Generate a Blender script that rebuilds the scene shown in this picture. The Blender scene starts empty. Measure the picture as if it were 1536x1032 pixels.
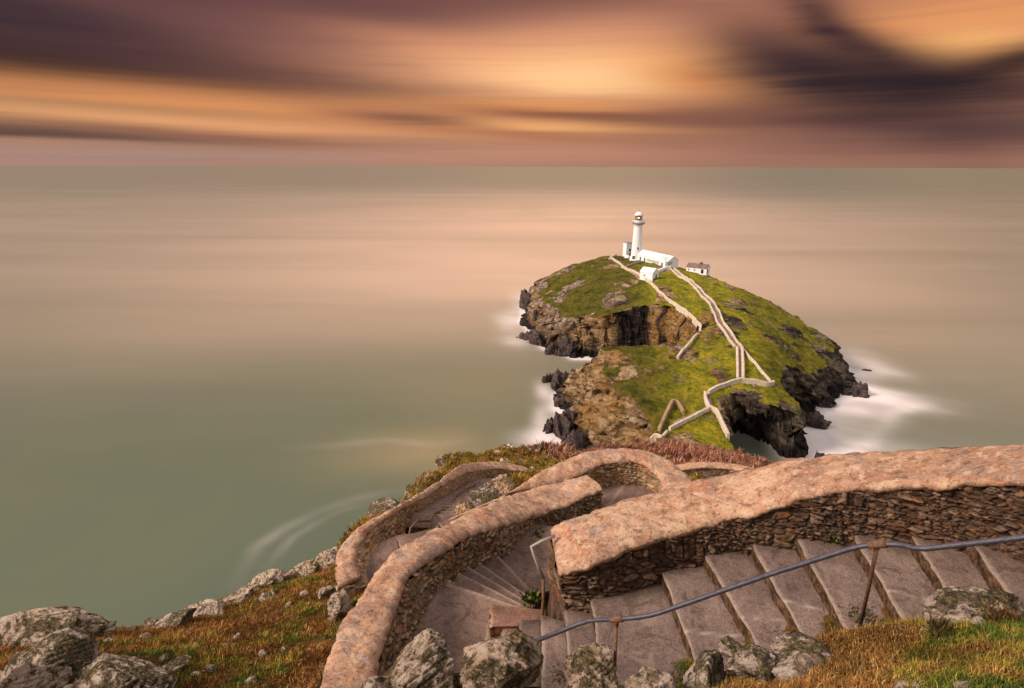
import bpy, bmesh, math, random
import numpy as np
from mathutils import Matrix, Vector

scene = bpy.context.scene
R = math.radians
random.seed(7)

# ------------------------------------------------------------------ camera (at the origin; the sea lies 85 m below)
FPX, CX, CY = 860.0, 768.0, 516.0
PITCH, ROLL = R(17.22), R(0.15)
SEA = -85.0
cp, sp = math.cos(PITCH), math.sin(PITCH)
c_f = np.array([0, cp, -sp]); u0 = np.array([0, sp, cp]); r0 = np.array([1.0, 0, 0])
c_r = r0 * math.cos(ROLL) + u0 * math.sin(ROLL)
c_u = -r0 * math.sin(ROLL) + u0 * math.cos(ROLL)
cam_d = bpy.data.cameras.new('camera')
cam = bpy.data.objects.new('camera', cam_d)
scene.collection.objects.link(cam)
scene.camera = cam
cam_d.sensor_width = 36.0
cam_d.lens = 36.0 * FPX / 1536.0
cam_d.clip_start = 0.05
cam_d.clip_end = 150000.0
cam.matrix_world = Matrix(((c_r[0], c_u[0], -c_f[0], 0), (c_r[1], c_u[1], -c_f[1], 0), (c_r[2], c_u[2], -c_f[2], 0), (0, 0, 0, 1)))

def ray(px, py):
    return c_f + c_r * ((px - CX) / FPX) + c_u * ((CY - py) / FPX)

def pix(px, py, z=None, y=None):
    """where the thing seen at that spot of the photograph stands, given its height or its distance"""
    d = ray(px, py)
    t = z / d[2] if z is not None else y / d[1]
    return d * t

scene.view_settings.view_transform = 'Standard'
scene.view_settings.look = 'None'
scene.view_settings.exposure = 0.14
scene.view_settings.gamma = 1.0

# ------------------------------------------------------------------ node helper
def lin(r, g, b):
    f = lambda c: (c / 255 / 12.92) if c / 255 <= 0.04045 else ((c / 255 + 0.055) / 1.055) ** 2.4
    return (f(r), f(g), f(b), 1.0)

class NT:
    def __init__(s, tree):
        s.t = tree; s.L = tree.links; tree.nodes.clear()
    def n(s, typ, **kw):
        nd = s.t.nodes.new(typ)
        for k, v in kw.items(): setattr(nd, k, v)
        return nd
    def put(s, sock, v):
        if isinstance(v, bpy.types.NodeSocket): s.L.new(v, sock)
        elif isinstance(v, (tuple, list)) and len(v) == 3 and sock.type == 'RGBA': sock.default_value = (*v, 1)
        else: sock.default_value = v
    def m(s, op, a, b=0.0, c=None, clamp=False):
        nd = s.n('ShaderNodeMath', operation=op, use_clamp=clamp)
        s.put(nd.inputs[0], a); s.put(nd.inputs[1], b)
        if c is not None: s.put(nd.inputs[2], c)
        return nd.outputs[0]
    def mix(s, f, a, b, blend='MIX'):
        nd = s.n('ShaderNodeMix', data_type='RGBA', blend_type=blend)
        s.put(nd.inputs[0], f); s.put(nd.inputs[6], a); s.put(nd.inputs[7], b)
        return nd.outputs[2]
    def noise(s, vec, scale, detail=6, rough=0.6, dist=0.0, col=False):
        nd = s.n('ShaderNodeTexNoise')
        if vec is not None: s.L.new(vec, nd.inputs['Vector'])
        nd.inputs['Scale'].default_value = scale; nd.inputs['Detail'].default_value = detail
        nd.inputs['Roughness'].default_value = rough; nd.inputs['Distortion'].default_value = dist
        return nd.outputs[1 if col else 0]
    def voro(s, vec, scale, feature='F1', out='Distance', rnd=1.0):
        nd = s.n('ShaderNodeTexVoronoi', feature=feature)
        if vec is not None: s.L.new(vec, nd.inputs['Vector'])
        nd.inputs['Scale'].default_value = scale; nd.inputs['Randomness'].default_value = rnd
        return nd.outputs[out]
    def ramp(s, f, stops, interp='LINEAR'):
        nd = s.n('ShaderNodeValToRGB'); cr = nd.color_ramp; cr.interpolation = interp
        while len(cr.elements) < len(stops): cr.elements.new(0.5)
        for e, (p, c) in zip(cr.elements, stops):
            e.position = p
            e.color = (c, c, c, 1) if isinstance(c, (int, float)) else (*c[:3], 1)
        s.put(nd.inputs[0], f)
        return nd.outputs[0]
    def step(s, f, lo, hi):
        nd = s.n('ShaderNodeMapRange', interpolation_type='SMOOTHSTEP')
        s.put(nd.inputs[0], f); s.put(nd.inputs[1], lo); s.put(nd.inputs[2], hi)
        return nd.outputs[0]
    def mapping(s, vec, scale=(1, 1, 1), rot=(0, 0, 0)):
        nd = s.n('ShaderNodeMapping'); s.L.new(vec, nd.inputs[0])
        nd.inputs['Scale'].default_value = scale; nd.inputs['Rotation'].default_value = rot
        return nd.outputs[0]
    def obj(s): return s.n('ShaderNodeTexCoord').outputs['Object']
    def attr(s, name, out='Fac'):
        return s.n('ShaderNodeAttribute', attribute_name=name).outputs[out]
    def bump(s, h, strength=0.5, dist=0.02, normal=None):
        nd = s.n('ShaderNodeBump'); nd.inputs['Strength'].default_value = strength
        nd.inputs['Distance'].default_value = dist; s.put(nd.inputs['Height'], h)
        if normal is not None: s.L.new(normal, nd.inputs['Normal'])
        return nd.outputs[0]
    def done(s, col, rough=0.9, normal=None, spec=0.3, metal=0.0, **kw):
        b = s.n('ShaderNodeBsdfPrincipled')
        s.put(b.inputs['Base Color'], col); s.put(b.inputs['Roughness'], rough)
        s.put(b.inputs['Specular IOR Level'], spec); s.put(b.inputs['Metallic'], metal)
        if normal is not None: s.L.new(normal, b.inputs['Normal'])
        for k, v in kw.items(): s.put(b.inputs[k], v)
        o = s.n('ShaderNodeOutputMaterial'); s.L.new(b.outputs[0], o.inputs[0])

def material(name):
    m = bpy.data.materials.new(name); m.use_nodes = True
    return m, NT(m.node_tree)

# ------------------------------------------------------------------ sky: long streaked sunset cloud over a Nishita sky
SUN_EL, SUN_AZ = R(34), R(-104)          # azimuth measured from the view direction, left negative
world = bpy.data.worlds.new('World'); scene.world = world; world.use_nodes = True
w = NT(world.node_tree)
gen = w.n('ShaderNodeTexCoord').outputs['Generated']
sep = w.n('ShaderNodeSeparateXYZ'); w.L.new(gen, sep.inputs[0])
X, Y, Z = sep.outputs
az = w.m('ARCTAN2', X, Y)
el = w.m('ARCSINE', Z)
def comb(a, b, c=0.0):
    nd = w.n('ShaderNodeCombineXYZ'); w.put(nd.inputs[0], a); w.put(nd.inputs[1], b); w.put(nd.inputs[2], c)
    return nd.outputs[0]
big = w.noise(comb(w.m('MULTIPLY', az, 2.2), w.m('MULTIPLY', el, 12.0)), 1.0, 3, 0.5)
fine = w.noise(comb(w.m('MULTIPLY', az, 2.0), w.m('MULTIPLY', el, 75.0), 3.7), 1.0, 5, 0.55)
hair = w.noise(comb(w.m('MULTIPLY', az, 3.0), w.m('MULTIPLY', el, 240.0), 9.1), 1.0, 3, 0.5)
bigc = w.m('SUBTRACT', big, 0.5); finec = w.m('SUBTRACT', fine, 0.5)
waz = w.m('ADD', az, w.m('MULTIPLY', bigc, 0.09))
wel = w.m('ADD', w.m('ADD', el, w.m('MULTIPLY', bigc, 0.014)), w.m('MULTIPLY', finec, 0.016))
def aim(px, py):
    d = ray(px, py); d = d / np.linalg.norm(d)
    return math.atan2(d[0], d[1]), math.asin(d[2])
def blob(px, py, sx, sy, rot):
    a0, e0 = aim(px, py)
    k = 1 / FPX
    da = w.m('SUBTRACT', waz, a0); de = w.m('SUBTRACT', wel, e0)
    c, s_ = math.cos(R(rot)), -math.sin(R(rot))
    u = w.m('ADD', w.m('MULTIPLY', da, c / (sx * k)), w.m('MULTIPLY', de, s_ / (sx * k)))
    v = w.m('ADD', w.m('MULTIPLY', da, -s_ / (sy * k)), w.m('MULTIPLY', de, c / (sy * k)))
    q = w.m('ADD', w.m('MULTIPLY', u, u), w.m('MULTIPLY', v, v))
    return w.m('EXPONENT', w.m('MULTIPLY', q, -1.0))
e_of = lambda py: aim(CX, py)[1]
ELMAX = 0.30
sky = w.ramp(w.m('DIVIDE', wel, ELMAX), [(0.0, lin(180, 140, 120)), (e_of(215) / ELMAX, lin(190, 142, 114)),
             (e_of(150) / ELMAX, lin(190, 138, 110)), (e_of(70) / ELMAX, lin(160, 112, 100)), (e_of(5) / ELMAX, lin(132, 92, 84)), (1.0, lin(124, 90, 84))])
BLOBS = [
    (60, 62, 600, 62, 2, (92, 64, 62), .92), (30, 97, 360, 27, 2, (50, 36, 38), .95), (0, 12, 400, 34, 0, (64, 50, 58), .85),
    (470, 60, 230, 34, 6, (142, 100, 94), .6), (470, 12, 420, 22, 3, (104, 72, 76), .75),
    (430, 118, 260, 13, 4, (92, 64, 66), .85),
    (850, 62, 260, 34, -4, (214, 154, 124), .8), (690, 78, 170, 18, 8, (205, 145, 115), .7),
    (330, 160, 470, 20, 2, (226, 158, 106), .9), (60, 164, 230, 12, 0, (150, 124, 92), .7), (250, 178, 330, 8, 2, (232, 172, 124), .7),
    (100, 199, 230, 8, 2, (98, 76, 72), .85), (360, 207, 200, 5, 3, (150, 106, 86), .7), (60, 232, 430, 14, 0, (170, 143, 134), .8),
    (940, 110, 280, 42, 0, (255, 192, 140), 1.0), (965, 118, 180, 23, 2, (255, 212, 160), 1.0), (1050, 120, 90, 26, 10, (244, 164, 100), .85),
    (850, 160, 210, 9, 1, (238, 168, 108), .8), (880, 174, 180, 8, 3, (140, 90, 68), .85), (860, 191, 190, 7, 2, (252, 190, 126), .9),
    (610, 178, 110, 10, 3, (132, 92, 80), .85), (760, 202, 150, 6, 3, (186, 124, 92), .6), (980, 230, 330, 12, 0, (208, 154, 130), .8),
    (1340, 205, 330, 44, 0, (134, 97, 88), .9), (1110, 172, 170, 20, 0, (124, 86, 78), .85), (1290, 176, 90, 8, 0, (92, 66, 70), .6), (1480, 195, 120, 14, 2, (92, 68, 70), .7),
    (1160, 20, 150, 34, 22, (196, 140, 114), .8), (1440, 36, 250, 50, -6, (224, 158, 108), 1.0), (1425, 72, 80, 18, 0, (255, 194, 128), .95),
    (1160, 75, 110, 40, 25, (112, 78, 74), .75), (1262, 55, 150, 27, 38, (82, 56, 58), .93), (1215, 112, 120, 36, 14, (66, 47, 54), .96), (1375, 128, 210, 33, 6, (54, 38, 44), .98), (1535, 90, 80, 13, -8, (44, 30, 33), .92),
]
for (bx, by, sx, sy, rot, colr, st) in BLOBS:
    g = w.m('MULTIPLY', blob(bx, by, sx, sy, rot), st)
    g = w.m('MULTIPLY', g, w.m('ADD', 0.42, w.m('ADD', w.m('MULTIPLY', fine, 0.66), w.m('MULTIPLY', big, 0.5))), clamp=True)
    sky = w.mix(g, sky, lin(*colr))
streak = w.m('ADD', 0.825, w.m('ADD', w.m('MULTIPLY', fine, 0.24), w.m('MULTIPLY', hair, 0.11)))
sky = w.mix(1.0, sky, w.ramp(streak, [(0, 0), (1, 1.0)]), 'MULTIPLY')
gm = w.n('ShaderNodeGamma'); w.L.new(sky, gm.inputs[0]); gm.inputs[1].default_value = 1.16; sky = gm.outputs[0]
# unseen sky overhead and behind the viewer, brightened to light the foreground
OVER = (0.72, 0.655, 0.64, 1)
up = w.step(el, 0.27, 0.75)
behind = w.step(w.m('ABSOLUTE', az), 1.05, 1.9)
cover = w.m('MAXIMUM', up, behind)
cloudy = w.mix(w.m('MULTIPLY', cover, w.m('ADD', 0.75, w.m('MULTIPLY', big, 0.45)), clamp=True), sky, OVER)
nish = w.n('ShaderNodeTexSky', sky_type='NISHITA'); nish.sun_disc = False
nish.sun_elevation = SUN_EL; nish.sun_rotation = SUN_AZ
nm = w.mix(1.0, nish.outputs[0], (0.06, 0.06, 0.06, 1), 'MULTIPLY')
bg = w.n('ShaderNodeBackground')
w.L.new(w.mix(0.985, nm, cloudy), bg.inputs[0]); bg.inputs[1].default_value = 1.0
wo = w.n('ShaderNodeOutputWorld'); w.L.new(bg.outputs[0], wo.inputs[0])

sun_d = bpy.data.lights.new('sun', 'SUN'); sun = bpy.data.objects.new('sun', sun_d); scene.collection.objects.link(sun)
sun_d.energy = 4.2; sun_d.angle = R(20); sun_d.color = (1.0, 0.83, 0.70)
sv = Vector((math.sin(SUN_AZ) * math.cos(SUN_EL), math.cos(SUN_AZ) * math.cos(SUN_EL), math.sin(SUN_EL)))
sun.rotation_euler = sv.to_track_quat('Z', 'Y').to_euler()

# ------------------------------------------------------------------ numpy noise
def hsh(i, j, k, seed):
    h = (i.astype(np.int64) * 374761393 + j.astype(np.int64) * 668265263 + k.astype(np.int64) * 1274126177 + seed * 1442695041) & 0xFFFFFFFF
    h = ((h ^ (h >> 13)) * 1274126177) & 0xFFFFFFFF
    h = ((h ^ (h >> 16)) * 2246822519) & 0xFFFFFFFF
    return ((h ^ (h >> 15)) & 0xFFFFFF) / float(0xFFFFFF)
def vnoise(p, seed=0):
    p = np.asarray(p, float); f = np.floor(p); q = p - f; i = f.astype(np.int64)
    q = q * q * q * (q * (q * 6 - 15) + 10)
    out = 0
    for a in (0, 1):
        for b in (0, 1):
            for c in (0, 1):
                wgt = (q[:, 0] if a else 1 - q[:, 0]) * (q[:, 1] if b else 1 - q[:, 1]) * (q[:, 2] if c else 1 - q[:, 2])
                out = out + wgt * hsh(i[:, 0] + a, i[:, 1] + b, i[:, 2] + c, seed)
    return out * 2 - 1
def fbm(p, scale=1.0, oct=4, seed=0, gain=0.5):
    p = np.asarray(p, float) * scale; s = 0; a = 1.0; t = 0
    for o in range(oct):
        s = s + a * vnoise(p, seed + o * 17); t += a; a *= gain; p = p * 2.03 + 11.3
    return s / t
def ridged(p, scale=1.0, oct=4, seed=0):
    p = np.asarray(p, float) * scale; s = 0; a = 1.0; t = 0
    for o in range(oct):
        s = s + a * (1 - np.abs(vnoise(p, seed + o * 17))) ** 2; t += a; a *= 0.5; p = p * 2.03 + 7.7
    return s / t
def worley(x, y, seed=0, jit=0.85):
    ix = np.floor(x).astype(np.int64); iy = np.floor(y).astype(np.int64); z0 = np.zeros_like(ix)
    f1 = np.full(x.shape, 9.0); f2 = np.full(x.shape, 9.0); cid = np.zeros(x.shape)
    for a in (-1, 0, 1):
        for b in (-1, 0, 1):
            cx_ = ix + a; cy_ = iy + b
            px = cx_ + 0.5 + (hsh(cx_, cy_, z0, seed) - 0.5) * jit; py = cy_ + 0.5 + (hsh(cx_, cy_, z0 + 1, seed) - 0.5) * jit
            d = np.hypot(px - x, py - y); r = hsh(cx_, cy_, z0 + 2, seed)
            n1 = d < f1
            f2 = np.where(n1, f1, np.minimum(f2, d)); cid = np.where(n1, r, cid); f1 = np.where(n1, d, f1)
    return f1, f2, cid
def sstep(x, a, b):
    t = np.clip((x - a) / (b - a), 0, 1); return t * t * (3 - 2 * t)

# ------------------------------------------------------------------ mesh and naming helpers
def link(o, parent=None):
    scene.collection.objects.link(o)
    if parent is not None: o.parent = parent
    return o
def tag(o, label=None, cat=None, group=None, kind=None):
    if label: o['label'] = label
    if cat: o['category'] = cat
    if group: o['group'] = group
    if kind: o['kind'] = kind
    return o
def mesh(name, verts, faces, mat, parent=None, smooth=True, attrs=None):
    """faces: (n,3) or (n,4) int array, or a list of tuples"""
    me = bpy.data.meshes.new(name)
    verts = np.asarray(verts, np.float32)
    if isinstance(faces, np.ndarray):
        n, k = faces.shape
        me.vertices.add(len(verts)); me.vertices.foreach_set('co', verts.ravel())
        me.loops.add(n * k); me.loops.foreach_set('vertex_index', faces.astype(np.int32).ravel())
        me.polygons.add(n); me.polygons.foreach_set('loop_start', np.arange(0, n * k, k, dtype=np.int32))
        me.update(calc_edges=True)
    else:
        me.from_pydata([tuple(map(float, v)) for v in verts], [], [tuple(int(i) for i in f) for f in faces]); me.update()
    me.validate()
    if smooth: me.polygons.foreach_set('use_smooth', np.ones(len(me.polygons), bool))
    for k, v in (attrs or {}).items():
        v = np.asarray(v, np.float32)
        if v.ndim == 1:
            me.attributes.new(k, 'FLOAT', 'POINT').data.foreach_set('value', v)
        else:
            me.attributes.new(k, 'FLOAT_COLOR', 'POINT').data.foreach_set('color', np.c_[v, np.ones(len(v))].astype(np.float32).ravel())
    if mat is not None: me.materials.append(mat)
    return link(bpy.data.objects.new(name, me), parent)
def empty(name, loc):
    o = bpy.data.objects.new(name, None); o.location = loc; o.empty_display_size = 0.3
    return link(o)
def grid_faces(nu, nv, wrap=False):
    i, j = np.meshgrid(np.arange(nu - 1), np.arange(nv if wrap else nv - 1), indexing='ij')
    j2 = (j + 1) % nv
    return np.stack([i * nv + j, (i + 1) * nv + j, (i + 1) * nv + j2, i * nv + j2], -1).reshape(-1, 4)
def catmull(P, n):
    """resample rows of P (k, d) to about n points along an evenly spaced Catmull-Rom curve"""
    P = np.asarray(P, float)
    Q = np.vstack([2 * P[0] - P[1], P, 2 * P[-1] - P[-2]]); out = []
    for i in range(1, len(Q) - 2):
        t = np.linspace(0, 1, 24, endpoint=False)[:, None]
        a, b, c, d = Q[i - 1], Q[i], Q[i + 1], Q[i + 2]
        out.append(0.5 * (2 * b + (c - a) * t + (2 * a - 5 * b + 4 * c - d) * t ** 2 + (3 * b - a - 3 * c + d) * t ** 3))
    C = np.vstack(out + [P[-1:]])
    s = np.r_[0, np.cumsum(np.linalg.norm(np.diff(C[:, :3], axis=0), axis=1))]
    q = np.linspace(0, s[-1], n)
    return np.stack([np.interp(q, s, C[:, k]) for k in range(C.shape[1])], 1), q
class MB:
    """collects plain shapes into one mesh"""
    def __init__(s): s.v = []; s.f = []
    def add(s, v, f):
        b = len(s.v); s.v += [tuple(map(float, p)) for p in v]; s.f += [tuple(i + b for i in q) for q in f]
    def box(s, c, d, rz=0.0):
        x, y, z = [k / 2 for k in d]; ca, sa = math.cos(rz), math.sin(rz)
        P = [(a * x, b * y, e * z) for e in (-1, 1) for (a, b) in ((-1, -1), (1, -1), (1, 1), (-1, 1))]
        s.add([(c[0] + p[0] * ca - p[1] * sa, c[1] + p[0] * sa + p[1] * ca, c[2] + p[2]) for p in P],
              [(3, 2, 1, 0), (4, 5, 6, 7), (0, 1, 5, 4), (1, 2, 6, 5), (2, 3, 7, 6), (3, 0, 4, 7)])
    def lathe(s, prof, c=(0, 0, 0), n=32):
        V = [(c[0] + r * math.cos(2 * math.pi * k / n), c[1] + r * math.sin(2 * math.pi * k / n), c[2] + z) for (r, z) in prof for k in range(n)]
        F = [(i * n + k, i * n + (k + 1) % n, (i + 1) * n + (k + 1) % n, (i + 1) * n + k) for i in range(len(prof) - 1) for k in range(n)]
        F.append(tuple(range(n))[::-1]); F.append(tuple((len(prof) - 1) * n + k for k in range(n)))
        s.add(V, F)
    def tube(s, P, r, n=10):
        P = [Vector(p) for p in P]; V = []; F = []
        for i, p in enumerate(P):
            t = ((P[min(i + 1, len(P) - 1)] - P[max(i - 1, 0)])).normalized()
            a = t.orthogonal().normalized() if i == 0 else (a - t * a.dot(t)).normalized()
            b = t.cross(a)
            V += [p + (a * math.cos(2 * math.pi * k / n) + b * math.sin(2 * math.pi * k / n)) * r for k in range(n)]
        m_ = len(P)
        F = [(i * n + k, i * n + (k + 1) % n, (i + 1) * n + (k + 1) % n, (i + 1) * n + k) for i in range(m_ - 1) for k in range(n)]
        F += [tuple(range(n))[::-1], tuple((m_ - 1) * n + k for k in range(n))]
        s.add(V, F)
    def prism(s, poly, z0, z1):
        n = len(poly)
        if sum(poly[i][0] * poly[(i + 1) % n][1] - poly[(i + 1) % n][0] * poly[i][1] for i in range(n)) < 0: poly = poly[::-1]
        s.add([(p[0], p[1], z0) for p in poly] + [(p[0], p[1], z1) for p in poly],
              [tuple(range(n))[::-1], tuple(range(n, 2 * n))] + [(i, (i + 1) % n, n + (i + 1) % n, n + i) for i in range(n)])
    def build(s, name, mat, parent=None, smooth=False, bevel=0.0):
        o = mesh(name, s.v, s.f, mat, parent, smooth)
        if bevel:
            b = o.modifiers.new('bevel', 'BEVEL'); b.width = bevel; b.segments = 2; b.limit_method = 'ANGLE'
        return o
def seg_dist(P, poly, closed=True):
    """distance from points P (n,2) to a polyline, and for closed ones the inside mask; also the nearest segment and its parameter"""
    poly = np.asarray(poly, float); A = poly if closed else poly[:-1]; B = np.roll(poly, -1, 0) if closed else poly[1:]
    best = np.full(len(P), 1e9); inside = np.zeros(len(P), bool); par = np.zeros(len(P))
    for k, (a, b) in enumerate(zip(A, B)):
        ab = b - a; t = np.clip(((P - a) @ ab) / max(ab @ ab, 1e-9), 0, 1)
        d = np.hypot(*(P - a - t[:, None] * ab).T)
        m_ = d < best; best = np.where(m_, d, best); par = np.where(m_, k + t, par)
        if closed:
            c = (a[1] > P[:, 1]) != (b[1] > P[:, 1])
            with np.errstate(divide='ignore', invalid='ignore'):
                xi = a[0] + (P[:, 1] - a[1]) * ab[0] / (ab[1] if ab[1] != 0 else 1e-12)
            inside ^= c & (P[:, 0] < xi)
    return best, inside, par
def tps(C, smooth=0.0):
    """surface z(x, y) through control points with a distance kernel plus a plane"""
    C = np.asarray(C, float); n = len(C)
    K = np.hypot(C[:, None, 0] - C[None, :, 0], C[:, None, 1] - C[None, :, 1]); K = -K + 0
    A = np.zeros((n + 3, n + 3)); A[:n, :n] = K + np.eye(n) * smooth; A[:n, n] = 1; A[:n, n + 1:] = C[:, :2]; A[n:, :n] = A[:n, n:].T
    sol = np.linalg.lstsq(A, np.r_[C[:, 2], 0, 0, 0], rcond=None)[0]
    def f(P):
        out = np.empty(len(P))
        for i in range(0, len(P), 40000):
            q = P[i:i + 40000]
            out[i:i + 40000] = -np.hypot(q[:, None, 0] - C[None, :, 0], q[:, None, 1] - C[None, :, 1]) @ sol[:n] + sol[n] + q @ sol[n + 1:]
        return out
    return f

# ------------------------------------------------------------------ materials
def plain(name, col, rough=0.7, spec=0.3, metal=0.0, grain=0.12, scale=8.0, bump=0.0):
    m, t = material(name); o = t.obj()
    nz = t.noise(o, scale, 5, 0.65)
    c = t.mix(1.0, (*col, 1), t.ramp(nz, [(0.25, 1 - grain * 2), (0.75, 1.0)]), 'MULTIPLY')
    t.done(c, rough, t.bump(nz, bump, 0.02) if bump else None, spec, metal)
    return m
def coping_material():
    m, t = material('pink_render'); o = t.obj()
    n1 = t.noise(o, 1.9, 7, 0.68, 0.5); n2 = t.noise(o, 8.0, 7, 0.75, 0.3); n3 = t.noise(o, 70, 4, 0.75); n4 = t.noise(t.mapping(o, (1.1, 1.1, 1.1)), 1.25, 6, 0.62, 0.9); n5 = t.noise(o, 24, 6, 0.75)
    n6 = t.noise(o, 3.4, 7, 0.7, 0.7)
    c = t.ramp(n1, [(0.30, (0.30, 0.165, 0.11)), (0.43, (0.44, 0.255, 0.17)), (0.53, (0.56, 0.345, 0.225)), (0.62, (0.62, 0.42, 0.29)), (0.74, (0.42, 0.285, 0.225))])
    c = t.mix(t.m('MULTIPLY', t.step(n6, 0.47, 0.42), 0.8), c, (0.37, 0.275, 0.235, 1))   # weathered grey mortar
    c = t.mix(t.m('MULTIPLY', t.step(n6, 0.56, 0.60), 0.7), c, (0.70, 0.52, 0.37, 1))      # cream lichen sheets
    c = t.mix(t.m('MULTIPLY', t.step(n4, 0.60, 0.625), 0.75), c, (0.60, 0.27, 0.16, 1))    # orange render showing through
    c = t.mix(t.m('MULTIPLY', t.step(n4, 0.385, 0.365), 0.85), c, (0.40, 0.335, 0.325, 1)) # grey patches of repair
    c = t.mix(t.m('MULTIPLY', t.step(n2, 0.54, 0.60), 0.6), c, (0.70, 0.56, 0.43, 1))
    c = t.mix(t.m('MULTIPLY', t.step(n2, 0.455, 0.39), 0.75), c, (0.20, 0.115, 0.078, 1))
    c = t.mix(t.m('MULTIPLY', t.step(n5, 0.56, 0.63), 0.6), c, (0.68, 0.53, 0.42, 1))
    c = t.mix(t.m('MULTIPLY', t.step(n5, 0.45, 0.38), 0.7), c, (0.17, 0.10, 0.07, 1))
    c = t.mix(t.step(n3, 0.55, 0.66), c, t.mix(1.0, c, (0.5, 0.45, 0.42, 1), 'MULTIPLY'))
    c = t.mix(1.0, c, (0.98, 0.91, 0.85, 1), 'MULTIPLY')
    h = t.m('ADD', t.m('ADD', t.m('MULTIPLY', n2, 0.8), t.m('MULTIPLY', n5, 0.5)), t.m('MULTIPLY', n3, 0.3))
    t.done(c, 0.95, t.bump(h, 1.0, 0.035), 0.15)
    return m
def stone_material(name='rubble_stone'):
    m, t = material(name); o = t.obj()
    base = t.attr('col', 'Color')
    n2 = t.noise(o, 18, 6, 0.7); n3 = t.noise(o, 90, 4, 0.7); n1 = t.noise(o, 3.2, 4, 0.6)
    c = t.mix(1.0, base, t.ramp(n2, [(0.25, 0.45), (0.5, 0.95), (0.8, 1.5)]), 'MULTIPLY')
    c = t.mix(t.m('MULTIPLY', t.step(n2, 0.62, 0.70), 0.5), c, (0.50, 0.40, 0.30, 1))
    c = t.mix(t.m('MULTIPLY', t.step(n1, 0.55, 0.7), 0.55), c, t.mix(1.0, c, (1.6, 0.9, 0.45, 1), 'MULTIPLY'))
    t.done(c, 0.95, t.bump(t.m('ADD', n2, t.m('MULTIPLY', n3, 0.5)), 0.8, 0.02), 0.2)
    return m
def concrete_material(name, tint=(1, 1, 1), moss=True):
    m, t = material(name); o = t.obj()
    n1 = t.noise(o, 1.3, 5, 0.6, 0.3); n2 = t.noise(o, 9, 6, 0.7); n3 = t.noise(o, 120, 3, 0.8); v = t.voro(o, 95, rnd=1.0, out='Color')
    c = t.ramp(n1, [(0.3, (0.165, 0.118, 0.105)), (0.5, (0.235, 0.172, 0.152)), (0.7, (0.30, 0.225, 0.19))])
    vs = t.n('ShaderNodeRGBToBW'); t.L.new(v, vs.inputs[0])
    c = t.mix(0.5, c, t.mix(1.0, c, t.ramp(vs.outputs[0], [(0.2, 0.35), (0.8, 1.35)]), 'MULTIPLY'))
    c = t.mix(t.step(n3, 0.55, 0.75), c, (0.40, 0.34, 0.30, 1))
    c = t.mix(t.m('MULTIPLY', t.step(n3, 0.46, 0.30), 0.7), c, (0.07, 0.05, 0.045, 1))
    c = t.mix(t.m('MULTIPLY', t.step(n2, 0.53, 0.62), 0.5), c, (0.10, 0.068, 0.055, 1))
    n7 = t.noise(o, 3.1, 7, 0.72, 0.9)
    c = t.mix(t.m('MULTIPLY', t.step(n7, 0.55, 0.62), 0.55), c, (0.34, 0.26, 0.22, 1))
    c = t.mix(t.m('MULTIPLY', t.step(n7, 0.45, 0.37), 0.65), c, (0.095, 0.062, 0.05, 1))
    c = t.mix(1.0, c, (0.95, 0.90, 0.85, 1), 'MULTIPLY')
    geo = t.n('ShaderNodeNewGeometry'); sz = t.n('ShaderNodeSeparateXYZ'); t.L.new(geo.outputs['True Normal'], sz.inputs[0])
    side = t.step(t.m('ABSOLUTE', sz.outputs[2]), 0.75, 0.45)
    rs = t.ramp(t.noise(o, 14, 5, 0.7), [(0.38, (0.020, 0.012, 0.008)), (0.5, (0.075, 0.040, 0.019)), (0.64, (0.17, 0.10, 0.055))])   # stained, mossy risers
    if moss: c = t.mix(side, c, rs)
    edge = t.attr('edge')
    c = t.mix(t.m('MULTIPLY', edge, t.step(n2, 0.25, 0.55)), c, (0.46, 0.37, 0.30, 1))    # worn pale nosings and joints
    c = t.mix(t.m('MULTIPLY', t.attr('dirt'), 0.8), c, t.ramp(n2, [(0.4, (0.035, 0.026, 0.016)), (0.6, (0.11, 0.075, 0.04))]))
    c = t.mix(1.0, c, (*tint, 1), 'MULTIPLY')
    t.done(c, 0.92, t.bump(t.m('ADD', n2, t.m('MULTIPLY', n3, 0.5)), 0.9, 0.015), 0.2)
    return m
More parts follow.
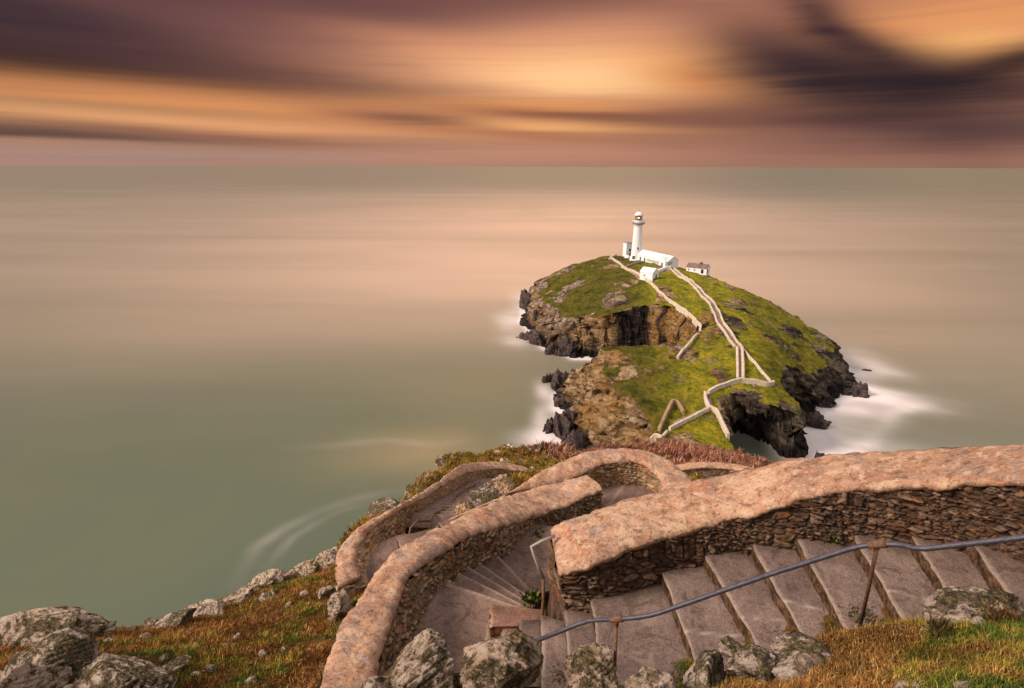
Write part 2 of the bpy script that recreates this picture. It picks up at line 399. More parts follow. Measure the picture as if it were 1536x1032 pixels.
def boulder_material(name, pale, yellow, seed, tint=(1, 1, 1)):
    m, t = material(name); o = t.obj()
    p = t.mapping(o, (1, 1, 1), (seed, seed * 2.1, 0.3))
    st = t.mapping(o, (2.2, 2.2, 9.0), (0.5 + seed, 0.35, seed))
    n1 = t.noise(p, 5.5, 8, 0.74, 0.5); n2 = t.noise(p, 21, 7, 0.78, 0.2); n3 = t.noise(p, 95, 4, 0.8); ns = t.noise(st, 2.6, 7, 0.75, 0.8)
    c = t.ramp(ns, [(0.30, (0.05, 0.036, 0.028)), (0.41, (0.20, 0.15, 0.11)), (0.52, (0.40, 0.31, 0.245)), (0.68, (0.56, 0.44, 0.36))])
    c = t.mix(t.m('MULTIPLY', t.step(n1, 0.47, 0.53), pale), c, (0.74, 0.63, 0.52, 1))
    c = t.mix(t.m('MULTIPLY', t.step(n1, 0.455, 0.40), yellow), c, t.ramp(n2, [(0.38, (0.12, 0.085, 0.02)), (0.60, (0.46, 0.345, 0.10))]))
    c = t.mix(t.m('MULTIPLY', t.step(n2, 0.455, 0.40), 0.92), c, (0.045, 0.032, 0.024, 1))
    c = t.mix(1.0, c, (*tint, 1), 'MULTIPLY')
    c = t.mix(t.m('MULTIPLY', t.step(n2, 0.56, 0.62), 0.5), c, (0.78, 0.68, 0.56, 1))
    c = t.mix(t.m('MULTIPLY', t.step(n3, 0.52, 0.70), 0.7), c, t.mix(1.0, c, (0.35, 0.32, 0.30, 1), 'MULTIPLY'))
    nb = t.noise(t.mapping(o, (1, 1, 1.3), (seed * 1.7, 0.4, seed)), 2.6, 8, 0.72, 0.8)
    moss = t.ramp(t.noise(p, 30, 6, 0.8), [(0.40, (0.020, 0.016, 0.011)), (0.50, (0.075, 0.058, 0.030)), (0.57, (0.26, 0.195, 0.075)), (0.66, (0.50, 0.40, 0.24))])
    c = t.mix(t.m('MULTIPLY', t.step(nb, 0.50, 0.535), 0.92), c, moss)                        # black and olive lichen in big sheets
    c = t.mix(t.m('MULTIPLY', t.step(nb, 0.475, 0.44), t.m('MULTIPLY', t.step(n2, 0.44, 0.54), 0.75)), c, (0.80, 0.64, 0.54, 1))
    h = t.m('ADD', t.m('ADD', t.m('MULTIPLY', ns, 1.0), n2), t.m('MULTIPLY', n3, 0.4))
    t.done(c, 0.95, t.bump(h, 1.0, 0.06), 0.2)
    return m
def soil_material():
    m, t = material('heath_ground'); o = t.obj()
    n1 = t.noise(o, 0.8, 6, 0.65, 0.5); n2 = t.noise(o, 9, 6, 0.72); n3 = t.noise(o, 55, 4, 0.75)
    rock = t.attr('rock'); far = t.attr('far')
    veg = t.ramp(n1, [(0.28, (0.10, 0.035, 0.012)), (0.45, (0.20, 0.085, 0.02)), (0.56, (0.15, 0.105, 0.018)), (0.72, (0.06, 0.075, 0.014))])
    veg2 = t.ramp(t.noise(o, 0.9, 7, 0.72, 0.6), [(0.3, (0.11, 0.06, 0.02)), (0.45, (0.24, 0.145, 0.02)), (0.58, (0.26, 0.19, 0.03)), (0.72, (0.12, 0.12, 0.018))])
    veg = t.mix(far, veg, veg2)
    red = t.attr('red')
    veg = t.mix(red, veg, t.ramp(n2, [(0.3, (0.07, 0.022, 0.015)), (0.55, (0.20, 0.065, 0.04)), (0.75, (0.30, 0.16, 0.10))]))
    veg = t.mix(1.0, veg, t.ramp(n2, [(0.3, 0.45), (0.7, 1.25)]), 'MULTIPLY')
    rk = t.ramp(t.noise(t.mapping(o, (1, 1, 3), (0.5, 0.3, 0)), 2.6, 7, 0.72, 0.5), [(0.3, (0.04, 0.03, 0.025)), (0.45, (0.20, 0.14, 0.10)), (0.58, (0.36, 0.28, 0.21)), (0.75, (0.52, 0.43, 0.34))])
    rk = t.mix(t.m('MULTIPLY', t.step(n2, 0.55, 0.66), 0.6), rk, (0.55, 0.40, 0.22, 1))
    f = t.step(t.m('ADD', rock, t.m('MULTIPLY', t.m('SUBTRACT', n2, 0.5), 1.1)), 0.42, 0.58)
    c = t.mix(f, veg, rk)
    c = t.mix(1.0, c, t.ramp(n3, [(0.3, 0.55), (0.7, 1.25)]), 'MULTIPLY')
    t.done(c, 0.95, t.bump(t.m('ADD', n2, t.m('MULTIPLY', n3, 0.4)), 1.0, 0.06), 0.15)
    return m
def island_material():
    m, t = material('island_turf_and_rock'); o = t.obj()
    n1 = t.noise(o, 0.035, 5, 0.6, 0.4); n2 = t.noise(o, 0.16, 8, 0.75, 0.3); n3 = t.noise(o, 0.75, 6, 0.8); n4 = t.noise(o, 0.10, 8, 0.75, 0.8); n5 = t.noise(o, 0.3, 7, 0.78, 0.4)
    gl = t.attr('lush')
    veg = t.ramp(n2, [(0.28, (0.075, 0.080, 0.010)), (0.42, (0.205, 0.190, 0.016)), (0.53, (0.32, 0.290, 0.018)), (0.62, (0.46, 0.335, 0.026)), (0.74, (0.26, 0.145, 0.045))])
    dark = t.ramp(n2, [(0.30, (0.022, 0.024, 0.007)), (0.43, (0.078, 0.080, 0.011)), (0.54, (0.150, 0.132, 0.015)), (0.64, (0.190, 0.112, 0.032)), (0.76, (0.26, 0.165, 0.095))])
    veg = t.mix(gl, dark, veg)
    veg = t.mix(t.m('MULTIPLY', t.step(n5, 0.45, 0.36), 0.7), veg, t.mix(1.0, veg, (0.22, 0.28, 0.35, 1), 'MULTIPLY'))
    veg = t.mix(t.m('MULTIPLY', t.step(n4, 0.57, 0.65), 0.75), veg, t.ramp(n3, [(0.3, (0.15, 0.075, 0.04)), (0.6, (0.40, 0.27, 0.17)), (0.8, (0.55, 0.42, 0.31))]))
    rot = (R(10), R(42), R(15))
    st = t.mapping(o, (0.10, 0.10, 0.75), rot)
    ns = t.noise(st, 1.0, 9, 0.74, 0.25); nsf = t.noise(t.mapping(o, (0.25, 0.25, 1.5), rot), 1.0, 7, 0.78, 0.3)
    rk = t.ramp(ns, [(0.34, (0.030, 0.020, 0.014)), (0.42, (0.17, 0.10, 0.055)), (0.49, (0.40, 0.25, 0.125)), (0.56, (0.60, 0.42, 0.24)), (0.66, (0.78, 0.62, 0.43))])
    rk = t.mix(t.m('MULTIPLY', t.step(n1, 0.50, 0.60), t.m('MULTIPLY', t.step(nsf, 0.45, 0.6), 0.8)), rk, (0.50, 0.23, 0.035, 1))
    rk = t.mix(t.m('MULTIPLY', t.step(nsf, 0.46, 0.38), 0.9), rk, (0.035, 0.024, 0.018, 1))
    drk = t.ramp(ns, [(0.3, (0.014, 0.011, 0.009)), (0.45, (0.085, 0.063, 0.048)), (0.56, (0.21, 0.16, 0.115)), (0.70, (0.40, 0.31, 0.235))])
    drk = t.mix(t.m('MULTIPLY', t.step(n5, 0.48, 0.38), 0.8), drk, (0.012, 0.010, 0.009, 1))
    rk = t.mix(t.attr('slate'), rk, drk)
    rk = t.mix(t.attr('pale'), rk, t.ramp(n5, [(0.38, (0.035, 0.024, 0.02)), (0.47, (0.26, 0.175, 0.14)), (0.56, (0.56, 0.42, 0.34)), (0.72, (0.74, 0.58, 0.47))]))
    rk = t.mix(t.attr('black'), rk, t.ramp(nsf, [(0.36, (0.008, 0.007, 0.007)), (0.52, (0.040, 0.031, 0.026)), (0.64, (0.13, 0.10, 0.08)), (0.74, (0.30, 0.23, 0.18))]))
    rk = t.mix(t.m('MULTIPLY', t.attr('ochre'), t.step(n5, 0.42, 0.56)), rk, t.ramp(nsf, [(0.36, (0.10, 0.05, 0.02)), (0.5, (0.50, 0.24, 0.045)), (0.66, (0.66, 0.42, 0.17))]))
    rk = t.mix(t.attr('wet'), rk, t.ramp(n5, [(0.38, (0.010, 0.008, 0.008)), (0.56, (0.05, 0.036, 0.034)), (0.70, (0.17, 0.125, 0.11))]))
    f = t.step(t.m('ADD', t.attr('grass'), t.m('ADD', t.m('MULTIPLY', t.m('SUBTRACT', n4, 0.5), 2.0), t.m('MULTIPLY', t.m('SUBTRACT', n3, 0.5), 0.8))), 0.44, 0.56)
    c = t.mix(f, rk, veg)
    c = t.mix(1.0, c, t.ramp(n3, [(0.30, 0.38), (0.5, 0.95), (0.72, 1.5)]), 'MULTIPLY')
    h = t.m('ADD', t.m('MULTIPLY', ns, t.m('SUBTRACT', 1.3, f)), t.m('ADD', t.m('MULTIPLY', n3, 0.5), t.m('MULTIPLY', n5, 0.7)))
    t.done(c, 0.95, t.bump(h, 1.0, 2.6), 0.12)
    return m
def sea_material():
    m, t = material('sea_water'); o = t.obj()
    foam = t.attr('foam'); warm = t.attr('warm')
    n = t.noise(t.mapping(o, (0.006, 0.012, 1)), 1.0, 4, 0.55, 0.5); nf = t.noise(t.mapping(o, (0.05, 0.03, 1), (0, 0, 0.5)), 1.0, 5, 0.6, 1.2)
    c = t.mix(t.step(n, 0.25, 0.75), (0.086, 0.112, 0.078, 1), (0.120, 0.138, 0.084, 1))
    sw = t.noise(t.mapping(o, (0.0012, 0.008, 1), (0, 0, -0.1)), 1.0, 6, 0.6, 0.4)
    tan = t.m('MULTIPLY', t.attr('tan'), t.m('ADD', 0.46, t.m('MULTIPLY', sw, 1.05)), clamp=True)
    c = t.mix(tan, c, (0.325, 0.272, 0.212, 1))  # aerial light over the far water, put into its base colour
    c = t.mix(t.m('MULTIPLY', t.attr('glow_tint'), t.m('ADD', 0.48, t.m('MULTIPLY', sw, 0.95)), clamp=True), c, (0.66, 0.462, 0.335, 1))  # reflected sky glow painted into the water colour
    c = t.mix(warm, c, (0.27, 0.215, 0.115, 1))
    f = t.m('MULTIPLY', foam, t.m('ADD', 0.62, t.m('MULTIPLY', nf, 0.76)), clamp=True)
    c = t.mix(f, c, (0.78, 0.70, 0.68, 1))
    swell = t.noise(t.mapping(o, (0.02, 0.07, 1), (0, 0, 0.12)), 1.0, 5, 0.6)
    b = t.bump(swell, 0.18, 1.0)
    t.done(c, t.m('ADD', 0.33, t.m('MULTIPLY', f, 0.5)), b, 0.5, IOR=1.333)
    return m
M = dict(
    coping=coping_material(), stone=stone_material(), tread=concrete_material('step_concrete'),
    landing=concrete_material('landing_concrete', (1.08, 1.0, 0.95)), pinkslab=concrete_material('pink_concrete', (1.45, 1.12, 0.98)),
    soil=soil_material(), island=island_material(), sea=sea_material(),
    white=plain('white_paint', (0.80, 0.78, 0.78), 0.6, grain=0.04, scale=0.8), limewash=plain('limewashed_wall', (0.70, 0.575, 0.45), 0.85, grain=0.22, scale=0.7, bump=0.3),
    tan=plain('tan_masonry', (0.46, 0.30, 0.18), 0.9, grain=0.3, scale=0.6), green=plain('green_paint', (0.02, 0.13, 0.09), 0.5), slate=plain('roof_slate', (0.30, 0.21, 0.19), 0.85, grain=0.42, scale=0.5),
    dark=plain('dark_glass', (0.02, 0.02, 0.022), 0.2, 0.5), grey=plain('grey_paint', (0.33, 0.31, 0.32), 0.6), path=plain('path_surface', (0.34, 0.23, 0.175), 0.9, grain=0.2, scale=0.5),
    brick=plain('brown_chimney', (0.16, 0.085, 0.05), 0.9, grain=0.2),
    brass=plain('lamp_brass', (0.30, 0.22, 0.06), 0.4, metal=0.5),
    pipe=plain('galvanised_pipe', (0.095, 0.088, 0.115), 0.5, 0.5, 0.3, 0.3, 30, 0.25), rust=plain('rusty_iron', (0.24, 0.125, 0.07), 0.8, 0.3, 0.1, 0.35, 45, 0.3),
    palepipe=plain('weathered_pipe', (0.45, 0.37, 0.31), 0.6, 0.4, 0.1, 0.2, 40, 0.2),
)
BOULDER = [boulder_material('lichen_rock', 0.9, 0.8, 0.3, (1.08, 0.98, 0.88)), boulder_material('olive_lichen_rock', 0.75, 1.0, 1.4, (1.12, 0.98, 0.84)), boulder_material('pale_rock', 1.0, 0.35, 2.2, (1.05, 0.98, 0.93)), boulder_material('tawny_rock', 0.55, 0.9, 3.1, (0.95, 0.66, 0.42)), boulder_material('dark_rock', 0.25, 0.5, 4.4, (0.34, 0.27, 0.22))]
m_, t_ = material('grass_blades')
gc = t_.attr('col', 'Color'); t_.done(gc, 0.85, None, 0.15)
M['blade'] = m_
m_, t_ = material('lit_lamp')
em = t_.n('ShaderNodeEmission'); em.inputs[0].default_value = (1.0, 0.86, 0.45, 1); em.inputs[1].default_value = 2.2
oo = t_.n('ShaderNodeOutputMaterial'); t_.L.new(em.outputs[0], oo.inputs[0]); M['lamp'] = m_
m_, t_ = material('lantern_glass')
gl = t_.n('ShaderNodeBsdfGlass'); gl.inputs['Roughness'].default_value = 0.0; gl.inputs['IOR'].default_value = 1.05
oo = t_.n('ShaderNodeOutputMaterial'); t_.L.new(gl.outputs[0], oo.inputs[0]); M['glass'] = m_

# ------------------------------------------------------------------ the island
W_ = lambda px, py: tuple(pix(px, py, SEA)[:2])
OUT = [W_(880, 692), W_(850, 668), W_(836, 640), W_(845, 622), W_(838, 596), W_(850, 574), (30, 212), (42, 208), (54, 206.5), (64, 210), (69, 216.5), (70.8, 225), (70, 234), (67.5, 243), (62, 249), (55, 252), (45, 250), W_(861, 538), W_(841, 529), W_(818, 523),
       W_(800, 503), W_(782, 484), W_(786, 462), (6, 352), (20, 372), (45, 385), (75, 384), (100, 366), (116, 338), (124, 310), (130, 285), (139, 262), (147, 235), W_(1288, 588), W_(1268, 596), W_(1243, 606), W_(1228, 622),
       W_(1205, 625), W_(1200, 650), W_(1208, 690), (82, 157.5), (75, 160.5), (68, 163.5), (66, 163), (65.5, 156), (65, 148), (63.5, 140), (60, 130.5), (44, 132), (32, 142)]
TOP = [(955, 388, -53), (1010, 402, -53), (930, 386, -53), (900, 379, -52.5), (985, 396, -53), (1050, 411, -55.2), (975, 419, -54.5), (850, 401, -58), (870, 430, -61), (930, 430, -57.5), (820, 428, -67),
       (960, 452, -60), (900, 468, -66), (860, 472, -69), (838, 448, -70), (1055, 500, -61.3), (1051, 491, -61), (1000, 447, -57.7), (1022, 466, -59), (1040, 480, -60.2), (1035, 518, -62.4), (1075, 470, -57.5), (1110, 525, -61), (1110, 573, -66), (1060, 595, -68.5),
       (1060, 540, -63.5), (1000, 552, -63.5), (940, 530, -62), (900, 521, -61.5), (872, 534, -66), (905, 600, -69), (950, 600, -66.5), (980, 640, -71), (1000, 650, -72), (1065, 615, -70), (1095, 658, -72.5), (1040, 632, -71),
       (1150, 572, -66.5), (1190, 590, -69), (1130, 447, -60), (1200, 490, -66), (1250, 524, -72), (1282, 560, -79), (1170, 520, -65), (1070, 417, -56), (1145, 500, -62), (990, 520, -62), (1230, 540, -73), (1210, 560, -73), (900, 650, -74)]
TOPXYZ = [tuple(pix(a, b, z)) for a, b, z in TOP] + [(85, 365, -56), (50, 370, -60), (25, 350, -66), (115, 320, -60), (100, 350, -58)]
top_f = tps(TOPXYZ, 0.4)
SLOPES = [(14, 173, 1.25), (20, 200, 1.35), (30, 150, 1.2), (45, 214, 2.6), (70, 230, 8.0), (66, 240, 7.0), (66, 218, 6.0), (50, 247, 5.0), (30, 255, 2.2), (10, 275, 1.6), (3, 305, 1.7), (8, 350, 1.7), (60, 385, 1.5), (120, 310, 1.5), (140, 250, 1.6), (134, 210, 1.5), (115, 190, 1.7), (95, 175, 2.4), (88, 158, 6.0), (78, 161, 7.0), (68, 164, 7.0), (62, 148, 5.0), (55, 132, 2.0)]
COVEWALL = [(985, 436, -57.0), (1000, 449, -57.8), (1020, 464, -59.0), (1040, 480, -60.2), (1051, 491, -61.0), (1049, 499, -61.6), (1035, 518, -62.4), (1016, 538, -63.0)]
OUTA = np.array(OUT)
def island_h(P):
    P = np.asarray(P, float)
    p3 = np.c_[P, np.zeros(len(P))]
    d, ins, _ = seg_dist(P, OUTA)
    S = np.array(SLOPES); wgt = 1.0 / ((P[:, None, 0] - S[None, :, 0]) ** 2 + (P[:, None, 1] - S[None, :, 1]) ** 2 + 4) ** 2
    k = (wgt * S[None, :, 2]).sum(1) / wgt.sum(1)
    d = np.where(ins, d, -d) + (2.4 * fbm(p3, 0.07, 4, 3) + 1.5 * fbm(p3, 0.28, 3, 5)) * np.minimum(1, 2.2 / k)
    k = k * (1 + 0.45 * fbm(p3, 0.06, 3, 31))
    cl = SEA + k * d + 1.6 * np.tanh(d) * ridged(p3, 0.11, 3, 8) - 0.5
    tp = top_f(P) + 1.2 * fbm(p3, 0.05, 4, 21) * sstep(d, 4, 14) + 0.5 * fbm(p3, 0.22, 4, 22)
    s = 1.2
    mn = np.minimum(cl, tp); h = mn - s * np.log(np.exp(-(cl - mn) / s) + np.exp(-(tp - mn) / s))
    return h, d, cl - tp
gx = np.arange(-14, 158, 0.5); gy = np.concatenate([np.arange(122, 290, 0.5), np.arange(290, 394, 0.9)])
GX, GY = np.meshgrid(gx, gy, indexing='ij'); GP = np.c_[GX.ravel(), GY.ravel()]
HH, DD, CT = island_h(GP)
def hz(x, y):
    """island height under a point, from the built grid"""
    i = int(np.clip(np.searchsorted(gx, x) - 1, 0, len(gx) - 2)); j = int(np.clip(np.searchsorted(gy, y) - 1, 0, len(gy) - 2))
    u = (x - gx[i]) / (gx[i + 1] - gx[i]); v = (y - gy[j]) / (gy[j + 1] - gy[j]); H = HH.reshape(len(gx), len(gy))
    return float((1 - u) * (1 - v) * H[i, j] + u * (1 - v) * H[i + 1, j] + (1 - u) * v * H[i, j + 1] + u * v * H[i + 1, j + 1])
def hit(px, py, tmin=120, tmax=420):
    d = ray(px, py)
    for t in np.arange(tmin, tmax, 0.4):
        p = d * t
        if p[2] < hz(p[0], p[1]): return np.array([p[0], p[1], hz(p[0], p[1])])
    return d * (SEA / d[2])
def build_island():
    nx, ny = len(gx), len(gy)
    H = np.maximum(HH, SEA - 4.0).reshape(nx, ny)
    dx = np.gradient(H, gx, axis=0).ravel(); dy = np.gradient(H, gy, axis=1).ravel(); H = H.ravel()
    V = np.c_[GP, H]; sl = np.hypot(dx, dy)
    out = np.c_[-dx, -dy] / np.maximum(sl, 1e-3)[:, None]
    steep = sstep(sl, 0.7, 1.6)
    # beds and clefts in the rock: push the steep faces in and out along their slope
    q = V.copy(); ca, sa = math.cos(0.6), math.sin(0.6)
    strat = np.c_[q[:, 0] * 0.05 + q[:, 1] * 0.03, q[:, 1] * 0.05, (q[:, 2] * ca + q[:, 0] * sa * 0.7 - q[:, 1] * 0.25) * 0.55]
    amp = 3.0 * fbm(strat, 1.0, 4, 41) + 2.4 * (ridged(V, 0.10, 4, 44) - 0.6) + 0.8 * fbm(V, 0.5, 3, 47)
    vert = np.sin((V[:, 0] * 0.8 + V[:, 1] * 0.5) * 0.55 + 2.5 * fbm(V, 0.06, 2, 49))
    amp = amp + 0.9 * vert
    amp = amp * np.where(GP[:, 1] < 170, 0.8, 1.0)
    # the sea cave in the near right cliff
    bn = np.array([0.62, -0.30, 0.72]); bt = np.array([0.35, 0.93, 0.08])
    wq = V @ bn * 0.42 + 0.7 * fbm(V, 0.05, 3, 201); wl = V @ bt * 0.16 + 0.8 * fbm(V, 0.07, 3, 203) + 0.37 * np.floor(wq)
    iq, il = np.floor(wq).astype(np.int64), np.floor(wl).astype(np.int64); z0_ = np.zeros_like(iq)
    blk = hsh(iq, il, z0_, 205) - 0.5
    wq2 = V @ bn * 1.1 + 0.7 * fbm(V, 0.12, 3, 207); wl2 = V @ bt * 0.45 + 0.8 * fbm(V, 0.15, 3, 209); iq2, il2 = np.floor(wq2).astype(np.int64), np.floor(wl2).astype(np.int64)
    blk2 = hsh(iq2, il2, z0_, 211) - 0.5
    cleft = (1 - np.abs(fbm(np.c_[V[:, 0] + 0.3 * V[:, 2], V[:, 1], V[:, 2] * 0.25], 0.075, 3, 213))) ** 14
    amp = amp * 0.7 + 3.6 * blk + 1.6 * blk2 - 4.0 * cleft
    cx_, cy_, cz_ = 74.0, 161.0, SEA + 1
    e = ((V[:, 0] - cx_ - 0.25 * (V[:, 2] - SEA)) / 8.5) ** 2 + ((V[:, 1] - cy_) / 9.0) ** 2 + ((V[:, 2] - cz_) / 11.0) ** 2
    cave = np.clip(1 - e, 0, 1) ** 0.5 * 13.0 * (sl > 0.8)
    V[:, :2] += out * (steep * amp)[:, None] - np.c_[-0.25 * cave, -0.97 * cave] * 1.0
    V[:, 2] += steep * 0.5 * fbm(V, 0.4, 3, 52)
    grass = sstep(sl, 1.25, 0.55) * sstep(V[:, 2], SEA + 6, SEA + 13)
    p3 = np.c_[GP, np.zeros(len(GP))]
    grass = grass * (1 - 0.55 * sstep(fbm(p3, 0.06, 4, 61), 0.15, 0.5)) * (1 - 0.5 * sstep(CT, 4, -1))
    # turf also drapes the upper part of the long right flank
    flank = sstep(GP[:, 0], 92, 108) * sstep(V[:, 2], SEA + 13, SEA + 19)
    grass = np.maximum(grass, 0.55 * flank * sstep(sl, 1.9, 1.0))
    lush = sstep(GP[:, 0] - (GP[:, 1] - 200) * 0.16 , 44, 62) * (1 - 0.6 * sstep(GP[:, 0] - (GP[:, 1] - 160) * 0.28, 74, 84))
    slate = np.maximum(sstep(GP[:, 0] + (190 - GP[:, 1]) * 0.15, 64, 78) * sstep(GP[:, 1], 300, 215), 0.0 * GP[:, 0])
    pale = sstep(GP[:, 1], 262, 272) * sstep(V[:, 2], SEA + 4, SEA + 8) * sstep(GP[:, 0], 62, 40) * sstep(fbm(V, 0.08, 3, 73), -0.25, 0.1)
    xs_ = GP[:, 0] + 1.5 * fbm(V, 0.2, 3, 221)
    black = sstep(GP[:, 1], 238, 246) * sstep(GP[:, 1], 274, 264) * sstep(xs_, 44, 50) * sstep(xs_, 63, 60.5)
    gully = sstep(np.sin((GP[:, 1] - GP[:, 0] * 0.3) * 0.42 + 1.5 * fbm(V, 0.12, 2, 223)), 0.72, 0.95) * sstep(xs_, 62, 65) * sstep(GP[:, 1], 204, 210) * sstep(GP[:, 1], 258, 250)
    black = np.maximum(black, gully)
    ochre = sstep(xs_, 62.5, 65) * sstep(xs_, 84, 80) * sstep(GP[:, 1], 203, 208) * sstep(GP[:, 1], 262, 252) * (1 - gully)
    ochre = np.maximum(ochre, 0.6 * sstep(GP[:, 0], 52, 44) * sstep(GP[:, 1], 205, 190) * sstep(fbm(V, 0.09, 3, 225), 0.0, 0.25))
    wet = sstep(V[:, 2] + 1.8 * fbm(V, 0.15, 3, 71), SEA + 6.5, SEA + 2.5)
    F = grid_faces(nx, ny)
    keep = (H[F].max(1) > SEA - 3.0)
    crag = sstep(fbm(p3, 0.085, 5, 91), 0.16, 0.34) * sstep(V[:, 2], SEA + 6, SEA + 12)
    V[:, 2] += crag * (1.5 * ridged(V, 0.4, 4, 93) - 0.5) + (0.30 * fbm(p3, 0.9, 3, 95) + 0.35 * (ridged(p3, 0.45, 3, 97) - 0.5)) * sstep(sl, 1.3, 0.6)
    grass = grass * (1 - 0.75 * crag)
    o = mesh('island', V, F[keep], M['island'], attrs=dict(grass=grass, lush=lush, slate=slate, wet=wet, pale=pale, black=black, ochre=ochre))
    tag(o, 'grass topped rocky island rising from the sea with cliffs all round', 'island', kind='structure')
build_island()

# ------------------------------------------------------------------ the sea
def build_sea():
    ext = lambda a, s, n: [a + s * (1.32 ** k - 1) for k in range(1, n)]
    x0, x1, y0, y1 = -170.0, 240.0, 60.0, 420.0
    xs = np.array([x0 * 2 - v for v in ext(x0, 6, 34)][::-1] + list(np.arange(x0, x1, 1.4)) + ext(x1, 6, 34))
    ys = np.array([y0 * 2 - v for v in ext(y0, 6, 22)][::-1] + list(np.arange(y0, y1, 1.4)) + ext(y1, 6, 36))
    A, B = np.meshgrid(xs, ys, indexing='ij'); P = np.c_[A.ravel(), B.ravel()]
    foam = np.zeros(len(P)); warm = np.zeros(len(P))
    near = (np.abs(P[:, 0] - 35) < 230) & (P[:, 1] > 50) & (P[:, 1] < 450)
    q = P[near]; q3 = np.c_[q, np.zeros(len(q))]
    d, ins, _ = seg_dist(q, OUTA); d = np.where(ins, 0, d)
    nz = fbm(q3, 0.03, 4, 81); nz2 = fbm(np.c_[q[:, 0] * 0.3 + q[:, 1] * 0.5, q[:, 1] * 0.12 - q[:, 0] * .1, q[:, 0] * 0], 0.12, 4, 83)
    f = 0.85 * np.exp(-np.maximum(d - 1.0, 0) / ((3.0 + 2.5 * nz) * np.where(q[:, 0] < 45, 0.55, 1.0)))
    def puff(px, py, sx, sy, amp, rot=0.0):
        c = pix(px, py, SEA); dx_, dy_ = q[:, 0] - c[0], q[:, 1] - c[1]; ca, sa = math.cos(rot), math.sin(rot)
        u, v = (dx_ * ca + dy_ * sa) / sx, (-dx_ * sa + dy_ * ca) / sy
        return amp * np.exp(-(u * u + v * v) * (1 + 0.8 * nz))
    f += puff(1225, 655, 9, 18, 0.7) + puff(1255, 640, 16, 14, 0.4) + puff(1310, 590, 18, 9, 0.65, -0.3) + puff(1335, 603, 16, 5, 0.35, -0.5) + puff(1275, 615, 15, 7, 0.65)
    f += puff(1300, 545, 10, 20, 0.45, 0.2) + puff(1215, 690, 9, 9, 0.8) + puff(1255, 560, 22, 8, 0.35) + puff(1300, 680, 30, 10, 0.25)
    f += puff(782, 450, 7, 30, 0.35) + puff(768, 480, 7, 20, 0.5) + puff(772, 512, 7, 10, 0.5) + puff(815, 585, 3.5, 10, 0.5) + puff(812, 630, 3.5, 12, 0.55) + puff(845, 612, 7, 5, 0.7) + puff(815, 660, 6, 7, 0.7)
    def wisp(pts, wd, amp):
        L = np.array([pix(a, b, SEA)[:2] for a, b in pts]); dd, _, par = seg_dist(q, L, False)
        en = np.clip(par / (len(L) - 1), 0, 1); return amp * np.exp(-(dd / wd) ** 2) * (0.5 + 0.9 * nz2 + 0.4) * np.sin(np.pi * np.clip(en, 0.06, 0.94))
    f += np.maximum(wisp([(350, 880), (385, 820), (430, 790), (490, 762), (545, 745), (610, 735)], 1.8, 0.11), 0)
    f += np.maximum(wisp([(400, 850), (440, 805), (500, 770), (560, 752)], 1.2, 0.09), 0)
    f += np.maximum(wisp([(430, 672), (500, 668), (580, 660), (660, 668), (720, 655)], 2.4, 0.06), 0)
    f += np.maximum(wisp([(1180, 690), (1260, 690), (1310, 660), (1340, 620), (1390, 605)], 3.5, 0.4), 0)
    f += np.maximum(wisp([(470, 335), (600, 352), (700, 372), (790, 400), (800, 425)], 9.0, 0.10), 0)
    f *= 1 - np.exp(-(((q[:, 0] - 73) / 13) ** 4 + ((q[:, 1] - 158) / 17) ** 4))      # still water in the cave mouth
    foam[near] = np.clip(f * (1 + 0.6 * nz2), 0, 0.95)
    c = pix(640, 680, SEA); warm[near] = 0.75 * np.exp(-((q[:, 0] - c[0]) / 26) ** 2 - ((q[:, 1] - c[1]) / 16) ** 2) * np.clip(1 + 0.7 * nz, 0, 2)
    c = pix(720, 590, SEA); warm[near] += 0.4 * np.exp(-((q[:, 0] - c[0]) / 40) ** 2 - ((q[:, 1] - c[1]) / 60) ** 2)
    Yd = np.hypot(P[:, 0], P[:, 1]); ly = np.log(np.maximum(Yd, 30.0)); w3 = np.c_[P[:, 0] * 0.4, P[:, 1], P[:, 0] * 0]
    glow_tint = np.exp(-((P[:, 0] - 0.10 * P[:, 1] + 25) / (95 + 0.42 * np.maximum(P[:, 1], 0))) ** 2) * sstep(ly, 5.15, 6.35) * sstep(ly, 7.9, 6.8) * np.clip(0.9 + 0.4 * fbm(w3, 0.012, 4, 91), 0, 1) * (P[:, 1] > 0)  # wedge of painted sky reflection, fanning out from the viewer
    tan = 0.9 * sstep(ly + 0.45 * np.clip(P[:, 0] / Yd, -1, 1), 5.1, 6.5) * (0.62 + 0.38 * sstep(ly, 8.3, 7.2)) * (1 - 0.4 * sstep(P[:, 0] / Yd, 0.25, 0.7))  # painted distance light: fuller far out, weaker at the horizon and right
    V = np.c_[P, np.full(len(P), SEA)]
    o = mesh('sea', V, grid_faces(len(xs), len(ys)), M['sea'], attrs=dict(foam=foam, warm=warm, glow_tint=glow_tint, tan=tan))
    tag(o, kind='structure')
build_sea()

